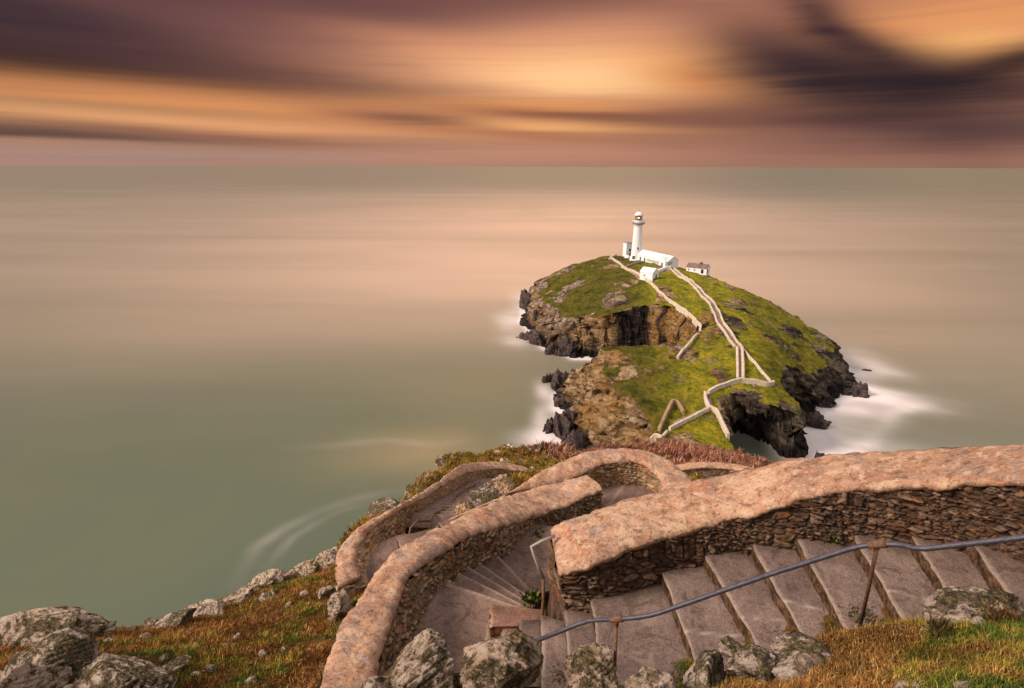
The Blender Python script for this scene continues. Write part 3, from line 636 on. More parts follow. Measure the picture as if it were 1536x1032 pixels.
# ------------------------------------------------------------------ rocks
def rock_mesh(name, size, mat, seed, planes=11, sub=5, rough=0.12, strata=0.05, jag=0.0, loc=(0, 0, 0), rot=0.0, tilt=(0, 0), parent=None):
    bm = bmesh.new(); bmesh.ops.create_icosphere(bm, subdivisions=sub, radius=1.0)
    D = np.array([v.co[:] for v in bm.verts]); F = np.array([[v.index for v in f.verts] for f in bm.faces]); bm.free()
    D /= np.linalg.norm(D, axis=1)[:, None]
    rg = np.random.RandomState(seed)
    N = rg.normal(size=(planes, 3)); N /= np.linalg.norm(N, axis=1)[:, None]; dpl = rg.uniform(0.42, 0.95, planes)
    with np.errstate(divide='ignore'):
        c = D @ N.T; rr = np.where(c > 0.05, dpl[None] / np.maximum(c, 0.05), 9.0)
    rr = np.minimum(rr, 1.15); k = 70.0; fq = max(1.0, size[0] / 0.28)
    r = -np.log(np.exp(-k * rr).sum(1) + np.exp(-k * 1.15)) / k
    off = seed * 3.37
    P = D * r[:, None]
    P = P * (1 + rough * 0.55 * fbm(P + off, 1.6, 5, seed) + rough * 0.5 * (ridged(P + off, 2.4, 4, seed + 5) - 0.55))[:, None]
    bed = rg.normal(size=3) * np.array([0.6, 0.6, 0.5]); bed /= np.linalg.norm(bed)
    q = P @ bed * 5.5 + 0.9 * fbm(P + off, 1.3, 3, seed)
    saw = (q - np.floor(q)); P -= D * (strata * 1.5 * sstep(saw, 0.72, 1.0) * (1 - sstep(saw, 0.97, 1.0)) * sstep(fbm(P + off, 1.1, 2, seed + 8), -0.35, 0.15))[:, None]
    P += D * (0.6 * strata * (hsh(np.floor(q).astype(np.int64), np.floor(q).astype(np.int64) * 0, np.floor(q).astype(np.int64) * 0, seed) - 0.5))[:, None]
    P += D * (0.06 * fbm(P + off, 6.0 * min(fq, 4), 5, seed + 3) / fq ** 0.6 + 0.05 * (ridged(P + off, 11.0 * min(fq, 4), 4, seed + 4) - 0.5) / fq ** 0.6)[:, None]
    if jag: P[:, 2] += jag * (ridged(np.c_[P[:, :2] * 2.1 + off, P[:, 2] * 0.3], 1.0, 3, seed + 2) - 0.45) * (P[:, 2] > -0.3)
    P = P * np.array(size)
    Rm = np.array(Matrix.Rotation(rot, 3, 'Z') @ Matrix.Rotation(tilt[0], 3, 'X') @ Matrix.Rotation(tilt[1], 3, 'Y'))
    o = mesh(name, P @ Rm.T, F, mat, parent); o.location = loc
    return o
m_, t_ = material('wet_sea_rock'); o_ = t_.obj()
a_ = t_.noise(t_.mapping(o_, (0.5, 0.5, 1.2), (0.5, -0.4, 0)), 0.7, 7, 0.75, 0.6)
t_.done(t_.ramp(a_, [(0.35, (0.016, 0.011, 0.011)), (0.52, (0.075, 0.05, 0.045)), (0.66, (0.16, 0.11, 0.09)), (0.8, (0.26, 0.19, 0.15))]), 0.75, t_.bump(a_, 1.0, 1.2), 0.35)
M['searock'] = m_
SEAROCKS = [  # px, py at the waterline, half sizes in metres, turn, label
    (790, 508, (9.5, 3.6, 4.5), -0.9, 'long dark jagged skerry just off the far left point of the island'),
    (790, 462, (3.6, 6.0, 9.0), 0.4, 'upright dark crag standing at the far left waterline of the island'),
    (806, 492, (4.0, 5.0, 9.0), 0.1, 'dark broken crag at the cliff foot right of the long skerry'),
    (842, 530, (6.0, 4.0, 7.5), -0.4, 'dark rock at the cliff foot in the mouth of the cove'),
    (838, 582, (6.5, 5.0, 6.0), -0.2, 'spiky dark rock jutting from the near side of the cove mouth'),
    (846, 606, (4.2, 3.2, 3.4), 0.2, 'small low dark rock between two bigger spiky ones left of the ochre slab'),
    (852, 652, (6.5, 6.0, 6.5), 0.5, 'broad dark rock in the foam below the ochre slab'),
    (803, 516, (4.5, 2.6, 4.6), -0.7, 'jagged brown rock between the long skerry and the cove mouth'),
    (826, 530, (3.2, 2.6, 5.0), 0.3, 'narrow dark fang of rock left of the cove mouth'),
    (866, 676, (5.0, 4.0, 7.0), 0.2, 'dark crag under the ochre slab, just above the lower path'),
    (826, 646, (3.0, 2.4, 3.6), 0.8, 'small dark fang in the foam left of the ochre slab'),
    (822, 572, (3.0, 2.2, 3.4), 0.3, 'small dark spike at the tip of the near side of the cove mouth'),
    (1222, 636, (4.0, 5.0, 3.2), 0.9, 'low black rock in the foam beside the cave cliff'),
    (1236, 606, (4.5, 3.5, 4.0), -0.3, 'black rock at the foot of the right flank, between the cave cliff and the point'),
    (1284, 592, (5.0, 3.5, 4.0), 0.4, 'black rock under the right hand point of the island'),
    (1232, 688, (2.6, 1.6, 2.2), 0.2, 'tiny black rock alone in the foam just above the big parapet'),
    (1300, 556, (3.2, 1.0, 0.7), -0.5, 'low flat reef awash in foam beyond the right point'),
]
for i, (px, py, sz, rz, lab) in enumerate(SEAROCKS):
    p = pix(px, py, SEA)
    tag(rock_mesh('sea_rock', sz, M['searock'], 100 + i, 8, 5, 0.42, 0.12, 0.95, (p[0], p[1], SEA - 0.3), rz), lab, 'rock', 'dark rocks in the surf round the island')

# ------------------------------------------------------------------ lighthouse and the buildings round it
def box_part(name, c, d, rz, mat, parent, bevel=0.0):
    b = MB(); b.box(c, d, rz); return b.build(name, mat, parent, False, bevel)
def gable_house(root, L, Wd, He, Hr, wall_mat, roof_mat, over=0.25):
    """long axis along local x, origin at the floor centre; returns wall and roof"""
    b = MB(); x, y = L / 2, Wd / 2
    b.add([(-x, -y, -1.5), (x, -y, -1.5), (x, y, -1.5), (-x, y, -1.5), (-x, -y, He), (x, -y, He), (x, y, He), (-x, y, He), (-x, 0, Hr), (x, 0, Hr)],
          [(0, 1, 5, 4), (2, 3, 7, 6), (1, 2, 6, 9, 5), (3, 0, 4, 8, 7), (4, 5, 9, 8), (6, 7, 8, 9), (3, 2, 1, 0)])
    wl = b.build('wall', wall_mat, root)
    b = MB(); t = 0.22; xo, yo = x + over, y + over; sl = (Hr - He) / y
    for s in (1, -1):
        V = [(-xo, s * yo, He - sl * over + 0.04), (xo, s * yo, He - sl * over + 0.04), (xo, 0, Hr + 0.04), (-xo, 0, Hr + 0.04)]
        V += [(a, b_, c + t) for a, b_, c in V]
        F = [(0, 1, 2, 3), (7, 6, 5, 4), (0, 4, 5, 1), (1, 5, 6, 2), (2, 6, 7, 3), (3, 7, 4, 0)]
        b.add(V, F if s > 0 else [f[::-1] for f in F])
    return wl, b.build('roof', roof_mat, root)
def opening(root, name, c, wdt, hgt, face, mat, frame_mat=None, frame_w=0.18):
    """a door or window on a wall whose outward normal is local axis face ('-y', '+x' ...); c is its centre on the wall plane"""
    ax = 1 if face[1] == 'y' else 0; sg = -1 if face[0] == '-' else 1
    def bx(w_, h_, depth, off, dz=0.0, du=0.0):
        d = [w_, depth, h_] if ax == 1 else [depth, w_, h_]
        cc = list(c); cc[ax] += sg * off; cc[1 - ax] += du; cc[2] += dz
        b = MB(); b.box(cc, d); return b
    o = bx(wdt, hgt, 0.16, 0.03).build(name, mat, root)
    if frame_mat is not None:
        f = MB()
        for (w_, h_, dz, du) in ((wdt + 2 * frame_w, frame_w, hgt / 2 + frame_w / 2, 0), (wdt + 2 * frame_w, frame_w, -hgt / 2 - frame_w / 2, 0), (frame_w, hgt, 0, wdt / 2 + frame_w / 2), (frame_w, hgt, 0, -wdt / 2 - frame_w / 2)):
            g = bx(w_, h_, 0.24, 0.05, dz, du); f.add(g.v, g.f)
        f.build('frame', frame_mat, o)
    return o
LH = pix(954, 389, -53.0)
def build_lighthouse():
    root = empty('lighthouse', (LH[0], LH[1], -53.2))
    tag(root, 'tall white lighthouse tower with lit lantern on the island summit', 'lighthouse')
    b = MB(); prof = [(4.0, -2.0), (3.95, 0), (3.6, 1.0), (3.25, 2.5), (3.0, 5), (2.82, 9), (2.65, 14), (2.5, 19), (2.5, 20.4), (3.15, 20.8)]
    b.lathe(prof, n=48); b.build('tower', M['white'], root, True)
    b = MB(); b.lathe([(3.15, 20.8), (3.7, 21.3), (3.95, 21.5), (3.95, 22.0), (3.2, 22.05)], n=48); g = b.build('gallery', M['grey'], root)
    b = MB(); b.lathe([(3.85, 22.0), (3.9, 22.0), (3.9, 23.15), (3.85, 23.15)], n=48)
    for k in range(20):
        a = k * math.pi / 10; b.tube([(3.85 * math.cos(a), 3.85 * math.sin(a), 22.0), (3.85 * math.cos(a), 3.85 * math.sin(a), 23.2)], 0.06, 6)
    b = MB()
    for zz in (22.6, 23.15):
        b.tube([(3.85 * math.cos(k * math.pi / 18), 3.85 * math.sin(k * math.pi / 18), zz) for k in range(37)], 0.06, 6)
    for k in range(18):
        a = k * math.pi / 9; b.tube([(3.85 * math.cos(a), 3.85 * math.sin(a), 21.95), (3.85 * math.cos(a), 3.85 * math.sin(a), 23.15)], 0.05, 6)
    b.build('railing', M['white'], g)
    b = MB(); b.lathe([(2.25, 22.05), (2.25, 23.1), (2.3, 23.1), (2.3, 23.2)], n=32); b.build('lantern_base', M['white'], root)
    b = MB(); b.lathe([(2.05, 23.2), (2.05, 26.0)], n=24); lan = b.build('lantern', M['glass'], root)
    b = MB()
    for k in range(12):
        a = k * math.pi / 6; b.tube([(2.1 * math.cos(a), 2.1 * math.sin(a), 23.2), (2.1 * math.cos(a), 2.1 * math.sin(a), 26.0)], 0.09, 6)
    for zz in (24.1, 25.1): b.tube([(2.1 * math.cos(k * math.pi / 12), 2.1 * math.sin(k * math.pi / 12), zz) for k in range(25)], 0.06, 6)
    b.build('glazing_bar', M['brass'], lan)
    b = MB(); b.lathe([(0.3, 23.3), (1.15, 23.6), (1.3, 24.6), (1.15, 25.5), (0.3, 25.9)], n=20); b.build('lens', M['brass'], lan, True)
    b = MB(); q = Vector((-LH[0], -LH[1], 0)).normalized() * 1.32; b.lathe([(0.1, -0.55), (0.55, -0.3), (0.62, 0), (0.55, 0.3), (0.1, 0.55)], (q.x, q.y, 24.6), 16); b.build('lamp', M['lamp'], lan, True)
    b = MB(); b.lathe([(2.45, 25.95), (2.5, 26.2), (2.2, 26.9), (1.5, 27.6), (0.6, 28.05), (0.35, 28.1)], n=32); rf = b.build('roof', M['white'], root, True)
    b = MB(); b.lathe([(0.3, 28.0), (0.35, 28.3), (0.12, 28.6), (0.06, 30.0), (0.02, 30.1)], n=10); b.build('finial', M['grey'], rf)
    v = Vector((-LH[0], -LH[1])).normalized()
    for (da, z, mt, wd, ht, nm) in ((0.25, 7.0, 'dark', 0.8, 1.3, 'window'), (-0.45, 1.3, 'green', 1.5, 2.7, 'door')):
        c, s = math.cos(da), math.sin(da); d = Vector((v.x * c - v.y * s, v.x * s + v.y * c)); rr = 2.92 if z > 3 else 3.5
        b = MB(); b.box((d.x * rr, d.y * rr, z), (0.4, wd, ht), math.atan2(d.y, d.x)); b.build(nm, M[mt], root)
build_lighthouse()
def house(name, label, cat, px, py, z, rz):
    p = pix(px, py, z); r = empty(name, (p[0], p[1], p[2])); r.rotation_euler = (0, 0, rz); return tag(r, label, cat)
# the long keepers' block runs from the tower towards the viewer and to the right
A_ = np.array([LH[0] + 3.0, LH[1] - 3.0]); B_ = pix(1009, 402, -53.2)[:2]
mid = (A_ + B_) / 2; Lk = float(np.linalg.norm(B_ - A_)); rk = math.atan2(*(B_ - A_)[::-1])
r = empty('keepers_house', (mid[0], mid[1], -53.2)); r.rotation_euler = (0, 0, rk)
tag(r, 'long low white building with a row of small windows joined to the tower', 'building')
gable_house(r, Lk, 7.0, 3.9, 6.2, M['white'], M['white'])
for k in range(11):
    x = -Lk / 2 + 10.0 + k * (Lk - 17.0) / 10
    opening(r, 'window', (x, -3.5, 2.0), 0.75, 1.35, '-y', M['grey'], M['white'], 0.14)
for x in (-Lk / 2 + 3.2, -Lk / 2 + 7.4):
    opening(r, 'door', (x, -3.5, 1.45), 1.3, 2.7, '-y', M['green'], M['white'])
box_part('plinth', (0, -3.62, 0.25), (Lk - 1, 0.3, 0.6), 0, M['green'], r)
b = MB(); x = Lk / 2 - 2.6
b.add([(x - 2.6, -5.2, -1.5), (x + 2.6, -5.2, -1.5), (x + 2.6, -3.4, -1.5), (x - 2.6, -3.4, -1.5), (x - 2.6, -5.2, 3.6), (x + 2.6, -5.2, 3.6), (x + 2.6, 0, 3.6), (x - 2.6, 0, 3.6), (x, -5.2, 6.0), (x, 0, 6.0)],
      [(0, 1, 5, 8, 4), (1, 2, 6, 5), (3, 0, 4, 7), (5, 6, 9, 8), (7, 4, 8, 9)])
gw = b.build('gable_wing', M['white'], r)
opening(gw, 'door', (x - 0.2, -5.2, 1.5), 1.2, 2.6, '-y', M['green'])
# the fog signal block left of the tower
r = house('fog_signal_house', 'small flat roofed white block left of the lighthouse tower', 'building', 941, 383, -53.2, 0.3)
box_part('wall', (0, 0, 3.2), (4.2, 4.4, 9.4), 0, M['white'], r, 0.05); box_part('roof', (0, 0, 8.05), (4.7, 4.9, 0.3), 0, M['grey'], r)
opening(r, 'window', (0.3, -2.2, 3.6), 1.5, 1.7, '-y', M['green'], M['white']); opening(r, 'door', (0.8, -2.2, 0.9), 1.2, 2.2, '-y', M['dark'])
r = house('water_tank', 'low white domed tank below the small block by the tower', 'tank', 941, 388, -54.0, 0)
b = MB(); b.lathe([(1.9, -1.5), (1.9, 0.6), (1.7, 1.3), (1.1, 1.9), (0.4, 2.15), (0.05, 2.2)], n=28); b.build('tank_body', M['white'], r, True)
b = MB(); b.lathe([(0.35, 2.1), (0.35, 2.5), (0.2, 2.55)], n=12); b.build('cap', M['grey'], r)
# the square white cottage
p = hit(975, 420); r = empty('cottage', (p[0], p[1] + 2.5, p[2] + 0.2)); r.rotation_euler = (0, 0, -0.75)
tag(r, 'small square white cottage with green door beside the bend in the path wall', 'cottage')
gable_house(r, 7.2, 6.0, 3.4, 5.4, M['white'], M['white'], 0.12)
opening(r, 'door', (3.6, 0.6, 1.25), 1.2, 2.4, '+x', M['green']); box_part('plinth', (3.72, 0.3, 0.3), (0.25, 4.5, 0.7), 0, M['green'], r)
opening(r, 'window', (-1.0, -3.0, 1.9), 0.8, 1.0, '-y', M['grey'])
# the engine house with the slate roof
p = hit(1049, 411); r = empty('engine_house', (p[0], p[1] + 3, p[2] + 0.4)); r.rotation_euler = (0, 0, -0.62)
tag(r, 'white outbuilding with brown grey slate roof right of the long white block', 'outbuilding')
_, rf = gable_house(r, 11.0, 5.4, 2.6, 4.5, M['white'], M['slate'], 0.15)
box_part('chimney', (1.5, 0.0, 4.7), (1.3, 1.3, 1.5), 0, M['brick'], rf)
opening(r, 'door', (5.5, -0.8, 1.2), 1.1, 2.3, '+x', M['green'])
for x in (-4.2, -1.0): opening(r, 'window', (x, -2.7, 1.5), 0.8, 1.0, '-y', M['grey'])
opening(r, 'door', (3.2, -2.7, 1.1), 1.3, 2.2, '-y', M['dark'])

# ------------------------------------------------------------------ island walls and paths, draped on the turf
def drape(pts, step=0.8):
    L = np.array([hit(*q)[:2] if len(q) == 2 else pix(*q)[:2] for q in pts]); s = np.r_[0, np.cumsum(np.linalg.norm(np.diff(L, axis=0), axis=1))]
    q = np.linspace(0, s[-1], max(3, int(s[-1] / step)))
    return np.c_[np.interp(q, s, L[:, 0]), np.interp(q, s, L[:, 1])]
def ribbon(C, half, z0, z1, jitter=0.05, seed=0, off=0.0):
    t = np.gradient(C, axis=0); t /= np.maximum(np.linalg.norm(t, axis=1), 1e-6)[:, None]; nrm = np.c_[t[:, 1], -t[:, 0]]
    C = C + nrm * off
    zz = np.array([hz(x, y) for x, y in C])
    V = []
    for i, (p, n_) in enumerate(zip(C, nrm)):
        j = jitter * (vnoise(np.array([[i * 0.7, seed, 0.0]]), seed)[0])
        for s_, z in ((-1, z0), (-1, z1), (0, z1 + 0.12 * (z1 > 0.5)), (1, z1), (1, z0)):
            V.append((p[0] + n_[0] * s_ * half, p[1] + n_[1] * s_ * half, zz[i] + z + (j if z > 0 else 0)))
    F = [(i * 5 + k, i * 5 + k + 1, i * 5 + 5 + k + 1, i * 5 + 5 + k) for i in range(len(C) - 1) for k in range(4)]
    F += [(0, 4, 3, 2, 1), tuple((len(C) - 1) * 5 + k for k in range(5))]
    return V, F
def island_wall(pts, label, half=0.42, h=1.25, mat='limewash', off=0.0, jitter=0.05):
    V, F = ribbon(drape(pts), half, -1.2, h, jitter, len(label), off)
    return tag(mesh('boundary_wall', V, F, M[mat], smooth=False), label, 'wall', 'walls along the island paths')
def island_path(pts, half=0.95):
    V, F = ribbon(drape(pts), half, -1.0, 0.22, 0.0)
    tag(mesh('path', V, F, M['path']), kind='structure')
MAINP = [(1008, 405), (1030, 421), (1048, 436), (1066, 455), (1076, 474), (1083, 490), (1095, 506), (1107, 522)]
island_path(MAINP)
island_wall(MAINP, 'pale wall along the left of the long path down from the lighthouse', half=0.26, off=-1.1)
island_wall(MAINP, 'pale wall along the right of the long path down from the lighthouse', half=0.26, off=1.1, h=1.0)
LEG = [(1108, 523), (1110, 548), (1110, 571)]
island_path(LEG, 0.8)
island_wall([(1105, 524), (1106, 548), (1106, 571)], 'left wall of the short straight path running down to the corner', 0.36, 1.1)
island_wall([(1112, 524), (1114, 548), (1114, 571)], 'right wall of the short straight path running down to the corner', 0.40, 1.35)
island_wall([(916, 389), (930, 398), (945, 407), (960, 415), (972, 424)] + COVEWALL, 'long white wall zigzagging from the tower past the cottage to the head of the cove', 0.38, 1.3)
island_path([(921, 391), (935, 400), (948, 409), (960, 420)], 0.7)
island_wall([(914, 390), (924, 384), (936, 381)], 'short white wall across the grass just left of the tower', 0.5, 1.2)
island_wall([(940, 401), (952, 397), (964, 394)], 'low pinkish wall across the garden below the long white block', 0.5, 1.0, 'path')
island_wall([(986, 410), (998, 405), (1006, 404)], 'short bright white wall between the cottage and the long block', 0.55, 1.8, 'white')
island_wall([(1113, 525), (1125, 540), (1140, 556), (1150, 568), (1158, 578)], 'thin pale wall slanting down right towards the cliff edge', 0.3, 0.9)
island_wall([(1160, 578), (1150, 580), (1135, 576), (1112, 573), (1095, 577), (1078, 584), (1062, 592)], 'white wall along the cliff top above the cave', 0.4, 1.4)
island_wall([(1057, 594), (1058, 604), (1063, 614), (1074, 620), (1080, 632), (1086, 645), (1092, 658)], 'white wall bending down the grassy neck to the near tip', 0.42, 1.4)
island_path([(1062, 596), (1064, 606), (1069, 614)], 0.9)
island_wall([(1066, 614), (1052, 621), (1036, 630), (1020, 638), (1004, 646)], 'straight white wall sloping down left to the ruined hut', 0.36, 1.1)
island_path([(1064, 611), (1048, 619), (1030, 628), (1012, 636)], 0.8)
island_wall([(988, 650), (995, 634), (1002, 618), (1008, 606)], 'tan masonry wall forming the long side of the ruined hut', 0.4, 1.4, 'tan')
island_wall([(1008, 605), (1016, 606), (1021, 614), (1025, 622)], 'tan masonry wall forming the short side of the ruined hut', 0.4, 1.2, 'tan')
island_wall([(975, 663), (984, 656), (993, 660), (1000, 652)], 'grey bridge gate wall at the near foot of the island', 0.3, 1.1, 'limewash')

# ------------------------------------------------------------------ foreground: zigzag steps between rubble parapets
def ws(px, pt, pb, zb, fx, fy, bx=None, lean=0.0):
    """wall station: visible face seen from pt (under the coping) to pb (foot, at height zb); (fx, fy) the far edge of the coping"""
    B = pix(bx if bx is not None else px, pb, zb); N = pix(px, pt, y=B[1] + lean); F = pix(fx, fy, N[2] - 0.02)
    return [N[0], N[1], N[2], F[0], F[1], B[0], B[1], B[2]]
def wt(px, pt, z, fx, fy, h=0.5, batter=0.04):
    N = pix(px, pt, z); F = pix(fx, fy, z - 0.02)
    d = (N - F)[:2]; d = d / np.linalg.norm(d) * batter
    return [N[0], N[1], z, F[0], F[1], N[0] + d[0], N[1] + d[1], z - h]
PAL = np.array([(0.075, 0.046, 0.030), (0.17, 0.115, 0.08), (0.20, 0.10, 0.045), (0.27, 0.19, 0.125), (0.11, 0.085, 0.07), (0.23, 0.125, 0.055), (0.055, 0.036, 0.028), (0.33, 0.25, 0.18)])
def wall(label, stations, ds=0.016, back=1.2, thick=0.13, bulge=0.075, over=0.03, tone=1.0, cell=(0.19, 0.062), seed=1, mortar=0.55, relief=0.04, buff=0.0, buffcol=(0.30, 0.185, 0.095)):
    S = np.array(stations); ln = np.linalg.norm(np.diff(S[:, :2], axis=0), axis=1).sum()
    C, s = catmull(S, max(12, int(ln / ds))); n = len(C)
    N = C[:, 0:2]; zt = C[:, 2]; F = C[:, 3:5]; B = C[:, 5:7]; zb = C[:, 7]
    nr = N - F; wd = np.linalg.norm(nr, axis=1); nr /= wd[:, None]
    root_loc = np.r_[(N[n // 2] + F[n // 2]) / 2, zb[n // 2]]
    root = empty('stone_wall', root_loc); tag(root, label, 'wall', 'rubble parapets along the steps')
    # --- coping
    prof = [(-1, -thick), (-1, -thick * 0.35)] + [(-1 + 2 * k / 14, 0) for k in range(15)] + [(1, -thick * 0.35), (1, -thick)]
    m_ = len(prof); V = np.zeros((n, m_, 3))
    for j, (u, dz) in enumerate(prof):
        k = (u + 1) / 2
        p = N + (F - N) * k + (nr * over if u <= -1 else (-nr * over if u >= 1 else 0))
        lift = bulge * (1 - abs(u) ** 4.5) if dz == 0 else 0
        V[:, j, :2] = p; V[:, j, 2] = zt + dz + lift
    Q = V.reshape(-1, 3)
    Q = Q + np.c_[nr, np.zeros(n)].repeat(m_, 0) * (0.045 * fbm(Q, 2.4, 3, seed) + 0.038 * fbm(Q, 8, 4, seed + 2))[:, None]
    Q[:, 2] += 0.040 * fbm(Q, 1.6, 3, seed + 4) + 0.026 * fbm(Q, 7.0, 5, seed + 6)
    def round_end(Q3, i0, i1, i2):
        mid_ = Q3[i0].mean(0); Q3[i0] = mid_ + (Q3[i0] - mid_) * np.array([0.90, 0.90, 0.72]); Q3[i1] = Q3[i1] * 0.55 + (Q3[i1].mean(0) + (Q3[i1] - Q3[i1].mean(0)) * np.array([0.96, 0.96, 0.88])) * 0.45
    Q3 = Q.reshape(n, m_, 3); round_end(Q3, 0, 1, 2); round_end(Q3, n - 1, n - 2, n - 3)
    fc = grid_faces(n, m_, wrap=True)
    ends = [tuple(range(m_)), tuple((n - 1) * m_ + j for j in range(m_))[::-1]]
    mesh('coping', Q3.reshape(-1, 3) - root_loc, [tuple(f) for f in fc] + ends, M['coping'], root).location = (0, 0, 0)
    # --- rubble body: near face, far face and two modelled ends
    hmax = float((zt - zb).max()); nv = max(6, int((hmax + 0.3) / ds)); zl = zt - thick * 0.7
    side_n = np.zeros((n, nv, 3)); side_f = np.zeros((n, nv, 3))
    for j in range(nv):
        k = j / (nv - 1) * 1.25 - 0.25
        side_n[:, j, :2] = B + (N - B) * max(k, -0.2); side_n[:, j, 2] = zb + (zl - zb) * k
        side_f[:, j, :2] = F; side_f[:, j, 2] = side_n[:, j, 2]
    ne = max(4, int(wd[0] / ds)); nb = 8
    loops = [side_n[0] * (1 - q) + side_f[0] * q for q in np.linspace(0, 1, ne)[1:-1]]
    ring = np.concatenate([side_n, np.array([side_n[-1] * (1 - q) + side_f[-1] * q for q in np.linspace(0, 1, ne)[1:-1]]), side_f[::-1], np.array(loops)[::-1]])
    low = ring[:, :1].copy(); low = np.concatenate([low - np.array([0, 0, back * (nb - q) / nb]) for q in range(nb)], 1)
    ring = np.concatenate([low, ring], 1); nt = ring.shape[0]; nh = ring.shape[1]
    tg = np.roll(ring[:, nb], -1, 0) - np.roll(ring[:, nb], 1, 0); tg[:, 2] = 0; tl = np.maximum(np.linalg.norm(tg, axis=1), 1e-6); tg /= tl[:, None]
    od = np.c_[tg[:, 1], -tg[:, 0]]
    cen = ring[:, nb, :2] - np.r_[(N + F) / 2, np.repeat(((N + F) / 2)[-1:], ne - 2, 0), ((N + F) / 2)[::-1], np.repeat(((N + F) / 2)[:1], ne - 2, 0)]
    if (cen * od).sum() < 0: od = -od
    sr = np.r_[0, np.cumsum(np.linalg.norm(np.diff(ring[:, nb, :2], axis=0), axis=1))]
    Q = ring.reshape(-1, 3); ss = sr.repeat(nh); zz = Q[:, 2] + 0.10 * fbm(np.c_[ss, Q[:, 2] * 3, ss * 0], 1.4, 2, seed + 8)
    ss = ss + 0.05 * fbm(Q, 5, 2, seed + 12); zz = zz + 0.02 * fbm(Q, 7, 2, seed + 13)
    f1, f2, cid = worley(ss / cell[0], zz / cell[1], seed + 20, 0.85)
    f1b, f2b, cidb = worley(ss / (cell[0] * 0.45), zz / (cell[1] * 0.55), seed + 23, 0.85)
    small = fbm(Q, 2.2, 2, seed + 25) > 0.02
    f1 = np.where(small, f1b, f1); f2 = np.where(small, f2b, f2); cid = np.where(small, cidb, cid)
    st = sstep(f2 - f1, 0.02, 0.22)
    disp = relief * st * (0.35 + 0.9 * cid) + relief * 0.9 * fbm(Q, 4.0, 4, seed + 30) + relief * 0.5 * fbm(Q, 22, 3, seed + 31)
    Q = Q + np.c_[od, np.zeros(nt)].repeat(nh, 0) * (disp - 0.5 * relief)[:, None]
    colr = PAL[(cid * 7.999).astype(int)]; colr = colr * (1 - buff) + buff * np.array(buffcol) * (0.55 + 0.9 * cid)[:, None]
    colr = colr * (0.72 + 0.56 * hsh((cid * 1e5).astype(np.int64), (cid * 0).astype(np.int64), (cid * 0).astype(np.int64), 5))[:, None]
    mk = sstep(fbm(Q, 1.3, 3, seed + 40), -0.15, 0.2) * mortar
    mcol = np.array([0.34, 0.25, 0.18]) * mk[:, None] + np.array([0.045, 0.030, 0.020]) * (1 - mk[:, None])
    colr = colr * st[:, None] + mcol * (1 - st[:, None])
    fc = grid_faces(nt, nh); lo = np.arange(nh - 1); wrapf = np.stack([(nt - 1) * nh + lo, lo, lo + 1, (nt - 1) * nh + lo + 1], -1)
    mesh('stonework', Q - root_loc, np.vstack([fc, wrapf]), M['stone'], root, attrs=dict(col=np.clip(colr * tone, 0, 1)))
    return root
W1 = [ws(838, 862, 925, -4.28, 826, 800, 850), ws(900, 836, 897, -4.045, 880, 775), ws(1000, 804, 855, -3.9, 985, 742), ws(1100, 775, 830, -3.755, 1085, 712), ws(1200, 745, 808, -3.465, 1180, 696),
      ws(1300, 728, 805, -3.32, 1290, 683), ws(1420, 720, 812, -3.12, 1410, 675), ws(1536, 722, 825, -2.9, 1530, 669), ws(1660, 730, 845, -2.66, 1650, 668)]
W2 = [wt(528, 1100, -4.12, 452, 1085), wt(553, 1032, -4.2, 480, 1024), wt(583, 940, -4.30, 518, 938), ws(605, 877, 927, -4.9, 549, 890, 633), ws(636, 846, 890, -4.9, 583, 840, 655), ws(676, 821, 865, -5.0, 632, 808, 682),
      ws(705, 802, 846, -5.2, 668, 789, 707), ws(752, 787, 829, -5.45, 720, 761, 754), ws(800, 772, 797, -5.6, 775, 743), ws(850, 756, 780, -5.68, 828, 728), ws(903, 733, 766, -5.72, 878, 715)]
W3 = [wt(640, 810, -6.62, 605, 820, .55), wt(700, 778, -6.3, 660, 790, .55), wt(768, 748, -5.92, 722, 760, .55), wt(819, 734, -5.6, 770, 735, .52), wt(873, 709, -5.36, 819, 707, .5), ws(912, 694, 729, -5.8, 873, 682), ws(948, 691, 728, -5.8, 930, 674),
      ws(971, 699, 732, -5.8, 983, 683), ws(990, 719, 747, -5.8, 1022, 707), wt(995, 746, -5.26, 1045, 731, .55), wt(985, 775, -5.3, 1045, 757, .55)]
W4 = [ws(540, 868, 876, -6.42, 506, 882, 552), ws(533, 845, 859, -6.4, 505, 859, 546), ws(535, 822, 838, -6.45, 508, 827, 552), ws(553, 797, 818, -6.5, 530, 802, 568), ws(577, 777, 806, -6.7, 558, 782, 590), ws(612, 757, 788, -7.15, 605, 757),
      ws(640, 742, 771, -7.9, 632, 740), ws(662, 729, 757, -8.9, 655, 727), ws(680, 717, 745, -9.8, 673, 711), ws(702, 708, 731, -10.6, 694, 698), wt(725, 704, -10.9, 720, 694.5, .55), wt(755, 703, -11.3, 748, 694, .55), wt(786, 707, -11.7, 778, 699, .55), wt(806, 714, -12.0, 796, 705, .55)]
W5 = [wt(995, 712, -12.7, 992, 705, .6), wt(1012, 706, -12.65, 1008, 699, .6), wt(1035, 702, -12.6, 1032, 695.5, .6), wt(1065, 700, -12.6, 1064, 694, .6), wt(1100, 703, -12.65, 1102, 697, .6), wt(1128, 710, -12.7, 1133, 704, .6), wt(1150, 718, -12.75, 1158, 712, .6)]
for q_ in range(3): W1.append(list(2 * np.array(W1[-1]) - np.array(W1[-2]) + np.array([0, 0, 0, 0, 0, 0, 0, 0])))
